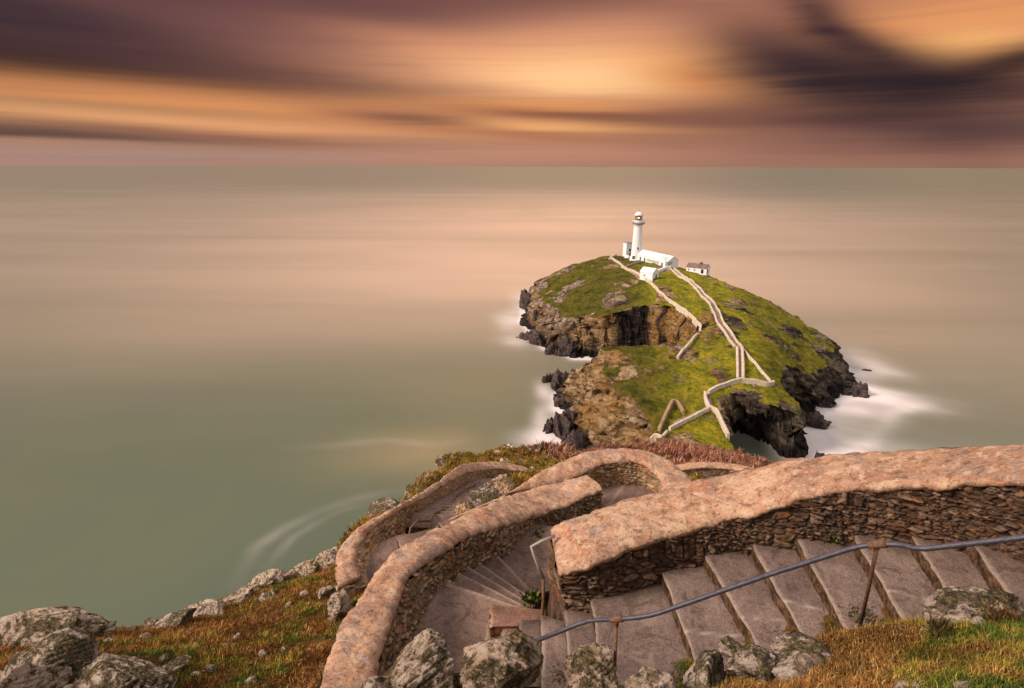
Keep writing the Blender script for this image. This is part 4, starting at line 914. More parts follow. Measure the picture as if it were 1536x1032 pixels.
wall('thick parapet with pink render top climbing right beside the upper steps', W1, 0.012, 1.4, 0.05, 0.055, 0.012, 0.74, (0.15, 0.036), 1, 0.4, 0.036, 0.5, (0.17, 0.085, 0.05))
wall('curving pink topped parapet round the outside of the winding landing', W2, 0.013, 2.0, 0.05, 0.055, 0.012, 1.2, (0.11, 0.038), 60, 0.7, 0.038, 0.35)
wall('horseshoe shaped pink topped parapet arching round the middle turn of the path', W3, 0.02, 1.8, 0.05, 0.05, 0.012, 1.35, (0.12, 0.040), 120, 0.8, 0.03, 0.6)
wall('S curved parapet on the seaward side of the lower path, ending beside the grass slope', W4, 0.024, 2.2, 0.05, 0.05, 0.012, 1.45, (0.12, 0.04), 180, 0.8, 0.03, 0.7)
wall('distant low curved parapet just above the dark red heather', W5, 0.05, 1.5, 0.08, 0.05, 0.03, 1.3, (0.2, 0.08), 240, 0.9, 0.03, 0.4)

# upper flight: each nosing from the wall side to the near side, rising to the right
NOS = [((813, 930), (813, 1006), -4.335), ((847, 922), (852, 992), -4.19), ((887, 899), (897, 975), -4.045), ((992, 855), (1041, 986), -3.90), ((1058, 834), (1135, 965), -3.755), ((1131, 822), (1192, 931), -3.61),
       ((1197, 808), (1261, 928), -3.465), ((1284, 808), (1349, 918), -3.32), ((1371, 808), (1427, 897), -3.175), ((1461, 817), (1532, 914), -3.03), ((1556, 826), (1640, 925), -2.885), ((1656, 838), (1750, 935), -2.74)]
def slab(name, poly, ztop, depth, mat, root, joints=(), seed=0):
    """a concrete step: gently worn top, pale nosing, straight sides; poly runs wall-left, near-left, near-right, wall-right"""
    a, b, c, d = [np.array(p) for p in poly]; nu = max(4, int(np.linalg.norm(b - a) / 0.03)); nv = max(4, int(max(np.linalg.norm(d - a), np.linalg.norm(c - b)) / 0.03))
    u = np.linspace(0, 1, nu)[:, None, None]; v = np.linspace(0, 1, nv)[None, :, None]
    P = (a * (1 - u) + b * u) * (1 - v) + (d * (1 - u) + c * u) * v
    uu = np.broadcast_to(u[..., 0], (nu, nv)); vv = np.broadcast_to(v[..., 0], (nu, nv))
    p3 = np.c_[P.reshape(-1, 2), np.full(nu * nv, ztop)]
    nz = 0.006 * fbm(p3, 3.0, 3, seed) + 0.003 * fbm(p3, 20, 2, seed + 3)
    wv = (vv * np.linalg.norm(d - a)).ravel(); z = ztop + nz - 0.012 * np.exp(-(wv / 0.02) ** 2)
    wob = 0.022 * fbm(np.c_[uu.ravel() * 9, vv.ravel() * 0, np.full(nu * nv, seed)], 1.0, 4, 7) * (vv.ravel() < 0.05)
    dirv = (d - a) / np.linalg.norm(d - a); p3[:, :2] += dirv * wob[:, None]; p3[:, 2] = z
    edge = 0.55 * np.exp(-(wv / 0.013) ** 2)
    for j in joints: edge = np.maximum(edge, 0.8 * np.exp(-(((uu.ravel() - j - 0.05 * (vv.ravel() - .5)) * np.linalg.norm(b - a) + 0.02 * fbm(p3, 6, 2, 2)) / 0.012) ** 2))
    g = grid_faces(nu, nv)[:, ::-1]; V = [p3]; Fs = [tuple(f) for f in g]; base = nu * nv
    rim = [(i, 0) for i in range(nu)] + [(nu - 1, j) for j in range(1, nv)] + [(i, nv - 1) for i in range(nu - 2, -1, -1)] + [(0, j) for j in range(nv - 2, 0, -1)]
    idx = [i * nv + j for i, j in rim]; prev = idx; k = len(idx); rings = 5
    for q in range(1, rings):
        t = (0, 0.035, 0.2, 0.6, 1.0)[q]; low = p3[idx].copy(); low[:, 2] -= depth * t
        low[:, :2] += dirv * (0.012 * t + 0.014 * fbm(low, 9, 3, seed + q))[:, None]
        V.append(low); cur = [base + i for i in range(k)]; base += k
        Fs += [(prev[i], cur[i], cur[(i + 1) % k], prev[(i + 1) % k]) for i in range(k)]; prev = cur
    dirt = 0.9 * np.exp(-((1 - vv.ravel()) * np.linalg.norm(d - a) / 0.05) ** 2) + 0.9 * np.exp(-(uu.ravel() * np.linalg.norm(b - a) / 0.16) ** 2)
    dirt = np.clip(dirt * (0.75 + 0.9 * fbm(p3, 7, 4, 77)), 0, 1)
    edge = np.r_[edge, np.zeros(base - nu * nv)]; dirt = np.r_[dirt, np.zeros(base - nu * nv)]
    V = np.vstack(V); lc = np.r_[P.mean((0, 1)), ztop]
    o = mesh(name, V - np.array(root.location), Fs, mat, root, False, dict(edge=edge, dirt=dirt))
    return o
def pxy(px, py, z): return pix(px, py, z)[:2]
rootA = empty('stair_flight', tuple(pix(1150, 900, -3.7))); tag(rootA, 'upper flight of broad grey concrete steps beside the big parapet', 'steps', 'flights of concrete steps')
NA = []
for (wp, np_, z) in NOS:
    a = pxy(*wp, z); b = pxy(*np_, z); d = b - a
    NA.append((a - d * 0.12, b + d * 0.22, z))
for q_ in range(5): NA.append((2 * NA[-1][0] - NA[-2][0], 2 * NA[-1][1] - NA[-2][1], NA[-1][2] + 0.145))
for i in range(len(NA) - 1):
    (a, b, z), (d, c, _) = NA[i], NA[i + 1]
    ex = (d - a) / np.linalg.norm(d - a) * 0.10
    bx_ = (b - a) * 0.30; cx2 = (c - d) * 0.30
    slab('step', (a, b + bx_, c + ex + cx2, d + ex), z, 0.42, M['tread'], rootA, (0.52,) if i in (3, 4, 5, 7) else (), 300 + i)
# small narrow steps down to the winding landing, and the pinkish kerb behind them
rootS = empty('stair_flight', tuple(pix(775, 950, -4.6))); tag(rootS, 'short flight of narrow steps and pinkish kerb between landing and handrail post', 'steps', 'flights of concrete steps')
for i, (xl, xr, z) in enumerate([(779, 815, -4.43), (755, 779, -4.53), (731, 755, -4.66)]):
    a = pxy(xl, 930, z); b = pxy(xl - 6, 1030, z); c = pxy(xr - 4, 1030, z); d = pxy(xr, 930, z)
    slab('step', (a, b, c, d), z, 0.4, M['tread'] if i != 1 else M['landing'], rootS, (), 330 + i)
k_ = [pxy(736, 907, -4.50), pxy(735, 940, -4.50), pxy(818, 938, -4.50), pxy(818, 915, -4.50)]
slab('kerb', (k_[0], k_[1], k_[2], k_[3]), -4.50, 0.45, M['pinkslab'], rootS, (), 340)
# the winding landing and the tapering steps that drop away behind the big parapet
rootB = empty('stair_flight', tuple(pix(720, 880, -5.1))); tag(rootB, 'winding landing with tapering steps fanning out between two parapets', 'steps', 'flights of concrete steps')
def poly_slab(name, px_poly, z, depth, mat, root, edges=(), seed=0, grid=0.04):
    """irregular flat slab; edges: pixel segments that carry a pale worn nosing"""
    P = np.array([pxy(a, b, z) for a, b in px_poly]); b = MB(); b.prism([tuple(p) for p in P], z - depth, z)
    bm = bmesh.new(); vs = [bm.verts.new(v) for v in b.v]
    for f in b.f: bm.faces.new([vs[i] for i in f])
    for ax in (0, 1):
        lo, hi = P[:, ax].min(), P[:, ax].max(); n_ = Vector((1, 0, 0) if ax == 0 else (0, 1, 0))
        for q in np.arange(lo + grid, hi, grid):
            bmesh.ops.bisect_plane(bm, geom=bm.verts[:] + bm.edges[:] + bm.faces[:], plane_co=n_ * q, plane_no=n_)
    V = np.array([v.co[:] for v in bm.verts]); bm.verts.index_update(); F = [tuple(v.index for v in f.verts) for f in bm.faces]; bm.free()
    e = np.zeros(len(V))
    for (p, q) in edges:
        d, _, _ = seg_dist(V[:, :2], [pxy(*p, z), pxy(*q, z)], False); e = np.maximum(e, 0.7 * np.exp(-(d / 0.022) ** 2))
    top = V[:, 2] > z - 0.001; e *= top
    V[:, 2] += np.where(top, 0.008 * fbm(V, 3, 3, seed), 0)
    return mesh(name, V - np.array(root.location), F, mat, root, False, dict(edge=e))
poly_slab('landing', [(668, 872), (778, 911), (736, 912), (731, 1060), (560, 1060), (590, 960), (620, 880)], -4.90, 0.5, M['landing'], rootB, [((672, 877), (778, 911))], 350)
BN = [((668, 872), (778, 911)), ((684, 857), (784, 907)), ((699, 848), (788, 901)), ((714, 841), (791, 893)), ((742, 828), (796, 886))]
for i in range(4):
    (a, b), (d, c) = BN[i], BN[i + 1]; z = -4.90 - 0.13 * (i + 1)
    ol = (a[0] - 16, a[1] - 8)
    poly_slab('step', [(a[0] - 24, a[1] + 2), (a[0] + 4, a[1] + 6), (b[0] + 14, b[1] + 10), (c[0] + 12, c[1] + 2), c, d, (d[0] - 26, d[1] - 12)], z, 0.4, M['landing'], rootB, [(d, c)], 360 + i)
poly_slab('lower_landing', [(715, 832), (742, 832), (800, 892), (850, 880), (850, 792), (800, 786), (750, 812)], -5.53, 0.4, M['landing'], rootB, [((742, 830), (796, 888))], 370)
rootM = empty('landing', tuple(pix(930, 750, -5.8))); tag(rootM, 'curved concrete landing inside the horseshoe parapet', 'landing')
poly_slab('paving', [(820, 800), (890, 775), (1000, 775), (1010, 735), (980, 722), (945, 718), (905, 720), (860, 735), (800, 765), (790, 800)], -5.80, 0.4, M['landing'], rootM, [((905, 770), (935, 728))], 380)
# hidden lower run of the middle path, then the steps beside the S curved parapet
rootC = empty('stair_flight', tuple(pix(760, 790, -6.2))); tag(rootC, 'steps sinking out of sight behind the winding parapet towards the lower turn', 'steps', 'flights of concrete steps')
C0 = [(1.0, 9.15, -5.92), (0.3, 8.95, -6.02), (-0.4, 8.7, -6.12), (-1.1, 8.4, -6.22), (-1.8, 8.1, -6.32)]
for i in range(len(C0) - 1):
    p, q = np.array(C0[i][:2]), np.array(C0[i + 1][:2]); d = (q - p) / np.linalg.norm(q - p); n_ = np.array([d[1], -d[0]]) * 0.55
    slab('step', (q + n_, q - n_, p - n_, p + n_), C0[i][2], 0.4, M['landing'], rootC, (), 390 + i)
rootD = empty('stair_flight', tuple(pix(620, 815, -6.8))); tag(rootD, 'lower pinkish steps dropping away beside the S curved parapet with a thin rail', 'steps', 'flights of concrete steps')
Dc = np.array([[r_[5], r_[6], r_[7]] for r_ in W4[1:]])
poly_slab('landing', [(546, 872), (546, 835), (572, 812), (606, 800), (650, 812), (690, 850), (640, 900), (580, 900)], -6.46, 0.5, M['landing'], rootD, [], 399)
Dl, sD = catmull(Dc[2:], 30)
tD = np.gradient(Dl[:, :2], axis=0); tD /= np.linalg.norm(tD, axis=1)[:, None]; nD = np.c_[tD[:, 1], -tD[:, 0]]
for i in range(3, len(Dl) - 1):
    p, q, n_ = Dl[i, :2], Dl[i + 1, :2], nD[i]
    q2 = q + (q - p) * 0.15; wN = 1.35
    slab('step', (q2 - n_ * 0.1, q2 + n_ * wN, p + n_ * wN, p - n_ * 0.1), min(Dl[i, 2], -6.5), 0.5, M['landing'], rootD, (), 400 + i)

# ------------------------------------------------------------------ the mainland cliff the steps cling to
GPX = [(1040, 1012, -3.95), (1150, 978, -3.60), (1262, 930, -3.36), (1350, 918, -3.17), (1430, 900, -3.00), (1536, 916, -2.88), (1300, 962, -3.12), (1450, 965, -2.82), (1536, 1000, -2.45), (1300, 1031, -2.85), (1450, 1031, -2.45), (1150, 1031, -3.35), (900, 1024, -4.15),
       (770, 1020, -4.45), (650, 1031, -4.5), (470, 1031, -4.95), (500, 965, -5.45), (530, 905, -6.0), (548, 876, -6.45), (300, 1000, -5.3), (200, 1000, -4.95), (60, 1000, -4.95), (120, 950, -6.4), (300, 945, -6.7), (400, 900, -7.0), (450, 950, -6.0), (475, 870, -7.3),
       (740, 735, -8.6), (700, 752, -8.4), (775, 722, -9.9), (700, 692, -14.3), (780, 690, -14.9), (830, 690, -15.6), (740, 678, -16), (1060, 719, -13.2), (1030, 727, -12.0), (1100, 712, -13.6), (660, 715, -13.6), (870, 690, -17.0),
       (1080, 688, -20), (1000, 680, -22), (1120, 690, -24)]
EDGE = [(-6, 960, -7.0), (120, 937, -7.15), (205, 944, -6.9), (300, 917, -7.5), (350, 893, -8.0), (430, 860, -8.5), (500, 838, -8.9), (548, 790, -12.2), (600, 745, -13.2), (640, 718, -13.8), (660, 692, -14.5), (700, 676, -16), (800, 669, -17.5), (868, 678, -19.5), (960, 670, -23.5),
        (1010, 669, -28), (1090, 674, -31), (1168, 698, -33)]
EP = [pix(*e) for e in EDGE]
GC = [tuple(pix(*g)) for g in GPX] + [tuple(e) for e in EP] + [(0, -1.5, -1.7), (0, 0.6, -2.1), (2.2, 0, -1.5), (-3, 0, -2.9), (-3, 2.5, -4.2), (-6.5, 2.5, -4.0), (-10, 3.5, -5.5), (-6, -2, -2.0), (5, 0, -0.9), (6, 2.4, -1.9), (8, 4, -3.0),
     (4.5, 7.5, -7.0), (7, 6.2, -5.6), (9, 9, -8.6), (14, 14, -13.0), (20, 25, -20.5), (28, 42, -29), (3.5, 12, -9.6), (7, 17, -12.4), (1.0, 12.5, -9.0), (12, 6, -4.5), (16, 8, -7), (0.4, 14.5, -10.6)]
ground_f = tps(GC, 0.02)
LAND = [(-40, -12), (-26, 3), (-12, 6.8)] + [tuple(e[:2]) for e in EP] + [(30, 52), (25, 36), (24, 24), (22, 14), (24, 6), (30, -12)]
# corridors of the paths: the ground stays below them
CORR = [([((a + b) / 2)[0], ((a + b) / 2)[1], z, np.linalg.norm(a - b) / 2 - 0.12] for a, b, z in NA)]
corr = [(list(c[:2]), c[2], c[3]) for c in CORR[0]]
def path_lists():
    out = [([(c[0], c[1], c[2]) for c in [(*k[0], k[1]) for k in corr]], 0.62)]
    B_ = [(*pxy(650, 990, -4.9), -4.9), (*pxy(690, 920, -4.9), -4.9), (*pxy(735, 870, -5.2), -5.25), (*pxy(790, 830, -5.53), -5.53), (*pxy(850, 790, -5.6), -5.6), (*pxy(925, 755, -5.8), -5.8), (*pxy(960, 742, -5.8), -5.8)]
    out.append((B_, 0.80)); out.append(([(*pxy(700, 950, -4.7), -4.75), (*pxy(790, 970, -4.45), -4.5), (*pxy(850, 960, -4.2), -4.25)], 0.35))
    out.append(([(*pxy(945, 745, -5.8), -5.8)] + [tuple(c) for c in C0] + [(*pxy(590, 845, -6.46), -6.46)], 0.75))
    out.append(([(Dl[i, 0] + nD[i, 0] * 0.6, Dl[i, 1] + nD[i, 1] * 0.6, min(Dl[i, 2], -6.46)) for i in range(len(Dl))], 0.72))
    for W in (W1, W2, W3, W4, W5):
        out.append(([((s_[0] + s_[3]) / 2, (s_[1] + s_[4]) / 2, s_[7] - 0.02) for s_ in W], 0.30))
    return out
PLs = path_lists()
def ground_h(P, full=False):
    P = np.asarray(P, float); p3 = np.c_[P, np.zeros(len(P))]
    h = ground_f(P)
    d, ins, _ = seg_dist(P, LAND); do = np.where(ins, 0, d); di = np.where(ins, d, 0)
    r = np.hypot(P[:, 0], P[:, 1])
    amp = np.clip(r / 14, 0.35, 2.2)
    h = h + amp * (0.10 * fbm(p3, 0.7, 4, 501) + 0.10 * (ridged(p3, 0.9, 3, 505) - 0.55) * sstep(di, 3.0, 0.3)) + 0.025 * fbm(p3, 4.0, 3, 507) + 0.035 * fbm(p3, 2.1, 3, 509) * sstep(P[:, 0], -0.5, 0.5)
    big_ = sstep(P[:, 1], 13, 20)
    h = h + big_ * (0.9 * (ridged(p3, 0.45, 5, 511) - 0.55) + 0.4 * fbm(p3, 1.5, 4, 513))
    h = h - (2.6 + 0.9 * fbm(p3, 0.15, 3, 515)) * do - 0.5 * sstep(do, 0, 0.5)
    h = np.maximum(h, SEA - 3)
    cut = np.full(len(P), 9.0)
    for L, hw in PLs:
        L = np.array(L); dd, _, par = seg_dist(P, L[:, :2], False)
        zl = np.interp(par, np.arange(len(L)), L[:, 2])
        w_ = sstep(dd, hw + 0.30, hw)
        h = np.where(dd < hw + 0.30, np.minimum(h, (zl - 0.14) * w_ + h * (1 - w_)), h); cut = np.minimum(cut, dd - hw)
    return (h, d, ins, cut) if full else h
def build_ground():
    xs = np.concatenate([np.arange(-60, -16, 2.0), np.arange(-16, -8, 0.16), np.arange(-8, 6, 0.075), np.arange(6, 34, 0.22), np.arange(34, 62, 2.0)])
    ys = np.concatenate([np.arange(-16, -3, 1.0), np.arange(-3, 1, 0.2), np.arange(1, 11, 0.075), np.arange(11, 24, 0.14), np.arange(24, 66, 0.3), np.arange(66, 100, 2)])
    A, B = np.meshgrid(xs, ys, indexing='ij'); P = np.c_[A.ravel(), B.ravel()]
    h, d, ins, cut = ground_h(P, True); H = h.reshape(len(xs), len(ys))
    sl = np.hypot(np.gradient(H, xs, axis=0), np.gradient(H, ys, axis=1)).ravel(); p3 = np.c_[P, h]
    rock = sstep(sl, 0.9, 2.0) * 0.75 + 0.45 * sstep(d, 1.2, 0.2) * ins
    rock = np.maximum(rock, 0.62 * sstep(P[:, 1], 13, 18) * sstep(fbm(p3, 0.5, 4, 521), 0.02, 0.3) * sstep(P[:, 1] + 0.4 * P[:, 0], 32, 26))
    rock = np.where(ins, rock, np.maximum(rock, 0.8))
    far = sstep(P[:, 1], 10.5, 13); red = sstep(P[:, 1] - (P[:, 0] * -0.4), 27, 32)
    V = p3.copy(); s3 = sstep(sl, 1.2, 2.5)[:, None] * (1 - sstep(h, -10, -6) * 0.8)[:, None]
    V[:, :2] += s3 * 0.5 * np.c_[fbm(p3, 0.35, 4, 531), fbm(p3, 0.35, 4, 533)]
    o = mesh('hillside', V, grid_faces(len(xs), len(ys)), M['soil'], attrs=dict(rock=rock, far=far, red=red))
    tag(o, kind='structure')
build_ground()
def gz(x, y): return float(ground_h(np.array([[x, y]]))[0])
_gcache = {}
def ghit(px, py, tmin=2.0, tmax=60.0):
    d = ray(px, py); T = np.arange(tmin, tmax, 0.03); Q = d[None] * T[:, None]
    hh = ground_h(Q[:, :2]); k = np.nonzero(Q[:, 2] < hh)[0]
    return Q[k[0]] if len(k) else d * 6.0

# ------------------------------------------------------------------ boulders of the foreground: seen centre, seen half width and height in photograph pixels
def boulder(px, py, hw, hh, lab, mat, seed, dep=None, t=None, planes=10, rot=0.0, tilt=(0, 0), lift=0.0, group=None, jag=0.0):
    p = ghit(px, py + hh * 0.35) if t is None else ray(px, py) * t
    dist = p @ c_f; s = dist / FPX
    c = ray(px, py) * dist
    size = (hw * s * 1.02, (dep or hw * 0.9) * s, hh * s * 1.05)
    return tag(rock_mesh('boulder', size, BOULDER[mat], seed, planes, 6 if hw > 35 else 5, 0.2, 0.07, jag, (c[0], c[1], c[2] + lift), rot, tilt), lab, 'rock', group)
FG = 'lichen covered rocks along the near edge of the steps'
boulder(628, 1016, 68, 62, 'tall ridged lichen boulder at the foot of the curving parapet', 0, 11, 60, 4.55, 9, 0.5, (0.0, 0.2), 0, FG)
boulder(570, 1030, 30, 22, 'small grey rock between the curving parapet and the ridged boulder', 0, 12, 26, 4.5, 10, 0.2, (0, 0), 0, FG)
boulder(756, 1004, 60, 58, 'big angular pale and black boulder in front of the narrow steps', 1, 44, 52, 4.2, 8, 0.15, (0.15, 0.12), 0, FG)
boulder(690, 1024, 34, 28, 'dark brown rock wedged between the two largest lichen boulders', 1, 14, 30, 4.6, 9, 0.8, (0, 0), 0, FG)
boulder(893, 1024, 58, 40, 'olive and rust streaked boulder below the handrail post', 1, 15, 48, 4.1, 9, 0.0, (0.1, -0.1), 0, FG)
boulder(966, 1034, 40, 36, 'pale rounded boulder at the bottom edge, right of the streaked one', 0, 16, 36, 4.0, 9, 0.3, (0, 0), 0, FG)
boulder(1058, 1018, 42, 32, 'grey speckled boulder against the near ends of the broad steps', 2, 17, 38, 4.15, 10, 0.9, (0, 0), 0, FG)
boulder(1132, 1000, 38, 36, 'blocky grey and white boulder just left of the big split rock', 2, 18, 34, 4.05, 9, 0.1, (0.1, 0.1), 0, FG)
boulder(1212, 992, 66, 36, 'big split pale rock with a flat grey face in the right hand grass', 2, 29, 46, 3.95, 8, -0.2, (0.25, 0.15), 0, FG)
boulder(1102, 976, 24, 16, 'reddish stone on the near end of a broad step', 2, 20, 20, 4.25, 10, 0.4, (0, 0), 0, FG)
boulder(1462, 918, 78, 24, 'long low pale rock lying on top of the right hand grass bank', 2, 21, 40, 3.9, 10, 0.1, (0, 0), 0, FG)
boulder(1502, 978, 22, 17, 'small pale stone half sunk in the right hand grass', 2, 22, 18, 3.45, 9, 0.6, (0, 0), 0, FG)
boulder(1180, 1040, 40, 24, 'dark low rock at the bottom edge under the split rock', 1, 23, 34, 3.85, 9, 0.6, (0, 0), 0, FG)
boulder(1455, 1022, 46, 10, 'dark slab of rock showing through the grass at the bottom right', 1, 24, 16, 3.3, 9, -0.4, (0, 0), 0, FG)
LG = 'rocks along the left hand cliff slope'
boulder(46, 958, 88, 28, 'broad dark lichened outcrop on the left hand cliff brow', 0, 31, 46, None, 9, 0.2, (0, 0), 0, LG, 0.15)
boulder(140, 950, 36, 13, 'low knobbly rock right of the dark outcrop on the brow', 0, 32, 28, None, 11, 0.2, (0, 0), 0, LG)
boulder(62, 1004, 62, 40, 'pale cracked boulder in the bottom left corner', 2, 33, 50, None, 9, 0.4, (0.15, 0.1), 0, LG)
boulder(24, 1032, 60, 34, 'rough rock at the very corner below the cracked boulder', 0, 34, 40, None, 9, 0.4, (0, 0), 0, LG)
boulder(176, 1022, 78, 36, 'large pale flat topped boulder in the grass, second from the left corner', 2, 35, 52, None, 8, -0.1, (0.1, 0.15), 0, LG)
boulder(258, 1004, 26, 10, 'thin pale stone lying in the rusty grass', 2, 36, 14, None, 9, 0.7, (0, 0), 0, LG)
boulder(256, 937, 50, 10, 'pale ledge of rock on the brow of the rusty slope', 2, 37, 26, None, 7, -0.2, (0.12, -0.38), 0, LG, 0.5)
boulder(304, 920, 44, 10, 'knobbly grey ledge halfway along the brow of the rusty slope', 0, 38, 24, None, 7, -0.3, (0.12, -0.38), 0, LG, 0.5)
boulder(352, 897, 38, 9, 'jagged ledge higher on the brow of the rusty slope', 0, 39, 20, None, 7, -0.3, (0.12, -0.38), 0, LG, 0.5)
boulder(402, 873, 32, 10, 'grey knob of rock near the top of the brow', 0, 40, 20, None, 7, -0.3, (0.12, -0.38), 0, LG, 0.5)
boulder(446, 860, 36, 9, 'ochre tinged rock near the top of the brow beside the S curved parapet', 1, 41, 22, None, 7, -0.3, (0.12, -0.38), 0, LG, 0.5)
boulder(494, 845, 20, 17, 'grey stone against the end of the S curved parapet', 0, 42, 18, None, 10, 0.2, (0, 0), 0, LG)
boulder(404, 896, 13, 10, 'small white stone in the middle of the rusty slope', 2, 43, 10, None, 9, 0.5, (0, 0), 0, LG)
boulder(512, 916, 34, 24, 'round grey boulder with dark shaded side beside the curving parapet', 0, 45, 26, None, 9, 0.9, (0.1, 0.2), 0, LG)
boulder(496, 888, 16, 10, 'small pale rock above the round grey boulder', 2, 46, 14, None, 9, 0.5, (0, 0), 0, LG)
DG = 'rocks of the outcrop beyond the lower path'
boulder(574, 768, 27, 17, 'dark flat topped block jutting out over the sea beyond the S curved parapet', 4, 51, 22, 22.0, 7, 0.2, (0, 0), 0, DG)
boulder(610, 760, 16, 12, 'small dark block behind the flat topped block', 4, 52, 14, 23.0, 8, 0.2, (0, 0), 0, DG)
for i, (px, py, hw, hh, t_, mt, lab) in enumerate([(668, 695, 15, 11, 28.5, 4, 'dark crag on the left crest of the mossy outcrop'), (812, 674, 8, 9, 35, 4, 'dark upright stone on the crest of the mossy outcrop'), (636, 734, 16, 9, 24.5, 4, 'dark ledge at the left end of the mossy outcrop'),
        (724, 748, 30, 7, 14.5, 4, 'dark slanting slab beside the lower pinkish steps'), (756, 730, 24, 6, 16.5, 3, 'tawny broken rocks between the two lower parapets'), (697, 766, 18, 6, 12.6, 3, 'mossy rock where the lower steps vanish behind the parapet')]):
    boulder(px, py, hw, hh, lab, mt, 60 + i, hw * 0.8, t_, 7, 0.3 * i, (0.1, -0.25), 0, DG, 0.4)

# ------------------------------------------------------------------ grass, heather and moss: blades over the slopes
BL_V, BL_F, BL_C = [], [], []
def blades(P, N_, length, width, colf, lean_dir, seed):
    rg = np.random.RandomState(seed); n = len(P)
    L = length * rg.uniform(0.55, 1.35, n); a = rg.uniform(0, 2 * np.pi, n); wv = np.c_[np.cos(a), np.sin(a), np.zeros(n)] * (width * rg.uniform(0.7, 1.3, n))[:, None]
    ln = np.asarray(lean_dir) * rg.uniform(0.2, 1.0, n)[:, None] + 0.55 * rg.normal(size=(n, 3)) * np.array([1, 1, 0.2])
    up = np.array([0, 0, 1.0])[None] + 0.35 * N_
    mid_ = P + (up * 0.55 + ln * 0.22) * L[:, None]; tip = P + (up * 0.85 + ln * 0.75) * L[:, None]
    base = sum(len(v) for v in BL_V)
    V = np.stack([P - wv - up * 0.02, P + wv - up * 0.02, mid_ + wv * 0.7, mid_ - wv * 0.7, tip], 1).reshape(-1, 3)
    k = np.arange(n)[:, None] * 5 + base
    BL_V.append(V); BL_F.append(np.concatenate([k + np.array([[0, 1, 2]]), k + np.array([[0, 2, 3]]), k + np.array([[3, 2, 4]])]))
    BL_C.append(np.repeat(colf, 5, 0))
def pick(pal, n, rg, wts): return np.array(pal)[rg.choice(len(pal), n, p=np.array(wts) / sum(wts))]
GREEN = [(0.055, 0.085, 0.012), (0.10, 0.125, 0.018), (0.16, 0.16, 0.025), (0.035, 0.055, 0.012)]
RUST = [(0.22, 0.085, 0.022), (0.31, 0.145, 0.035), (0.14, 0.052, 0.018), (0.44, 0.27, 0.10), (0.085, 0.036, 0.014)]
OLIVE = [(0.27, 0.19, 0.03), (0.20, 0.14, 0.02), (0.15, 0.13, 0.018), (0.33, 0.22, 0.06)]
def field(x0, x1, y0, y1, n, length, width, seed, bias=0.0, accept=None, per=9, spread=0.03, pal=None, rust=1.0, dim=1.0, cutmin=0.06):
    rg = np.random.RandomState(seed); nt = n // per
    T = np.c_[rg.uniform(x0, x1, nt), rg.uniform(y0, y1, nt)].repeat(per, 0); tone = rg.uniform(0.55, 1.5, nt).repeat(per); tid = rg.randint(0, 1 << 30, nt).repeat(per); n = len(T)
    offs = rg.normal(0, spread, (n, 2)); P = T + offs
    h, d, ins, cut = ground_h(P, True)
    p3 = np.c_[P, h]
    keep = ins & (cut > cutmin) & (fbm(p3, 1.1, 3, 541) > -0.48)
    q = p3 - 0; depth = q @ c_f; u = FPX * (q @ c_r) / depth + CX; v = CY - FPX * (q @ c_u) / depth
    keep &= (depth > 0.5) & (u > -160) & (u < 1700) & (v < 1250) & (h > -36)
    if accept is not None: keep &= accept(p3, u, v)
    p3 = p3[keep]; n = len(p3); tone = tone[keep]; offs = offs[keep]; tid = tid[keep]
    g = fbm(p3, 1.0, 4, 551) + 0.55 * fbm(p3, 4.5, 3, 553) + bias
    isg = g > 0.10; iso = (np.abs(g - 0.02) < 0.10)
    col = pick(RUST, n, rg, [3, 3, 2, 1.2, 2]); col[isg] = pick(GREEN, isg.sum(), rg, [3, 3, 1.5, 2]); col[iso] = pick(OLIVE, iso.sum(), rg, [2, 2, 2, 1])
    same = pick(RUST + OLIVE, n, np.random.RandomState(3), [1] * 9); sel = (tid % 7 == 0); col[sel] = np.array(RUST + OLIVE + GREEN)[(tid[sel] // 7) % 13]
    gr_ = col.mean(1)[:, None] * np.array([1.25, 1.0, 0.35]); col = np.where((col[:, 0] > col[:, 1] * 1.5)[:, None], col * rust + gr_ * (1 - rust), col)
    if pal is not None: col = pick(pal, n, rg, [1] * len(pal))
    col = col * (tone * rg.uniform(0.75, 1.3, n) * (1.0 + 0.8 * fbm(p3, 3.2, 3, 561)))[:, None] * 1.05 * dim
    e = 0.06; hx = (ground_h(p3[:, :2] + [e, 0]) - p3[:, 2]) / e; hy = (ground_h(p3[:, :2] + [0, e]) - p3[:, 2]) / e
    nn = np.c_[-hx, -hy, np.ones(n)]; nn /= np.linalg.norm(nn, axis=1)[:, None]
    clump = 0.65 + 0.9 * np.clip(fbm(p3, 3.2, 3, 561) + 0.35, 0, 1.1)
    blades(p3, nn, length * clump * (0.6 + 0.5 * tone), width, col, np.c_[0.25 + offs[:, 0] / spread * 0.45, -0.25 + offs[:, 1] / spread * 0.45, np.full(n, -0.15)], seed + 1)
field(-10.5, -0.8, 2.6, 11.5, 380000, 0.040, 0.0036, 601, -0.26)
field(0.2, 4.2, 1.8, 4.2, 300000, 0.030, 0.0023, 611, 0.10, rust=0.85, dim=0.95, cutmin=-0.24)
field(-6, 9, 10.5, 36, 150000, 0.13, 0.013, 621, -0.02, lambda p, u, v: (fbm(p, 0.9, 4, 521) < 0.2) & (p[:, 1] + 0.4 * p[:, 0] < 31), 10, 0.09, [(0.27, 0.17, 0.028), (0.20, 0.11, 0.02), (0.34, 0.20, 0.045), (0.16, 0.15, 0.02), (0.24, 0.10, 0.02), (0.10, 0.06, 0.015)])
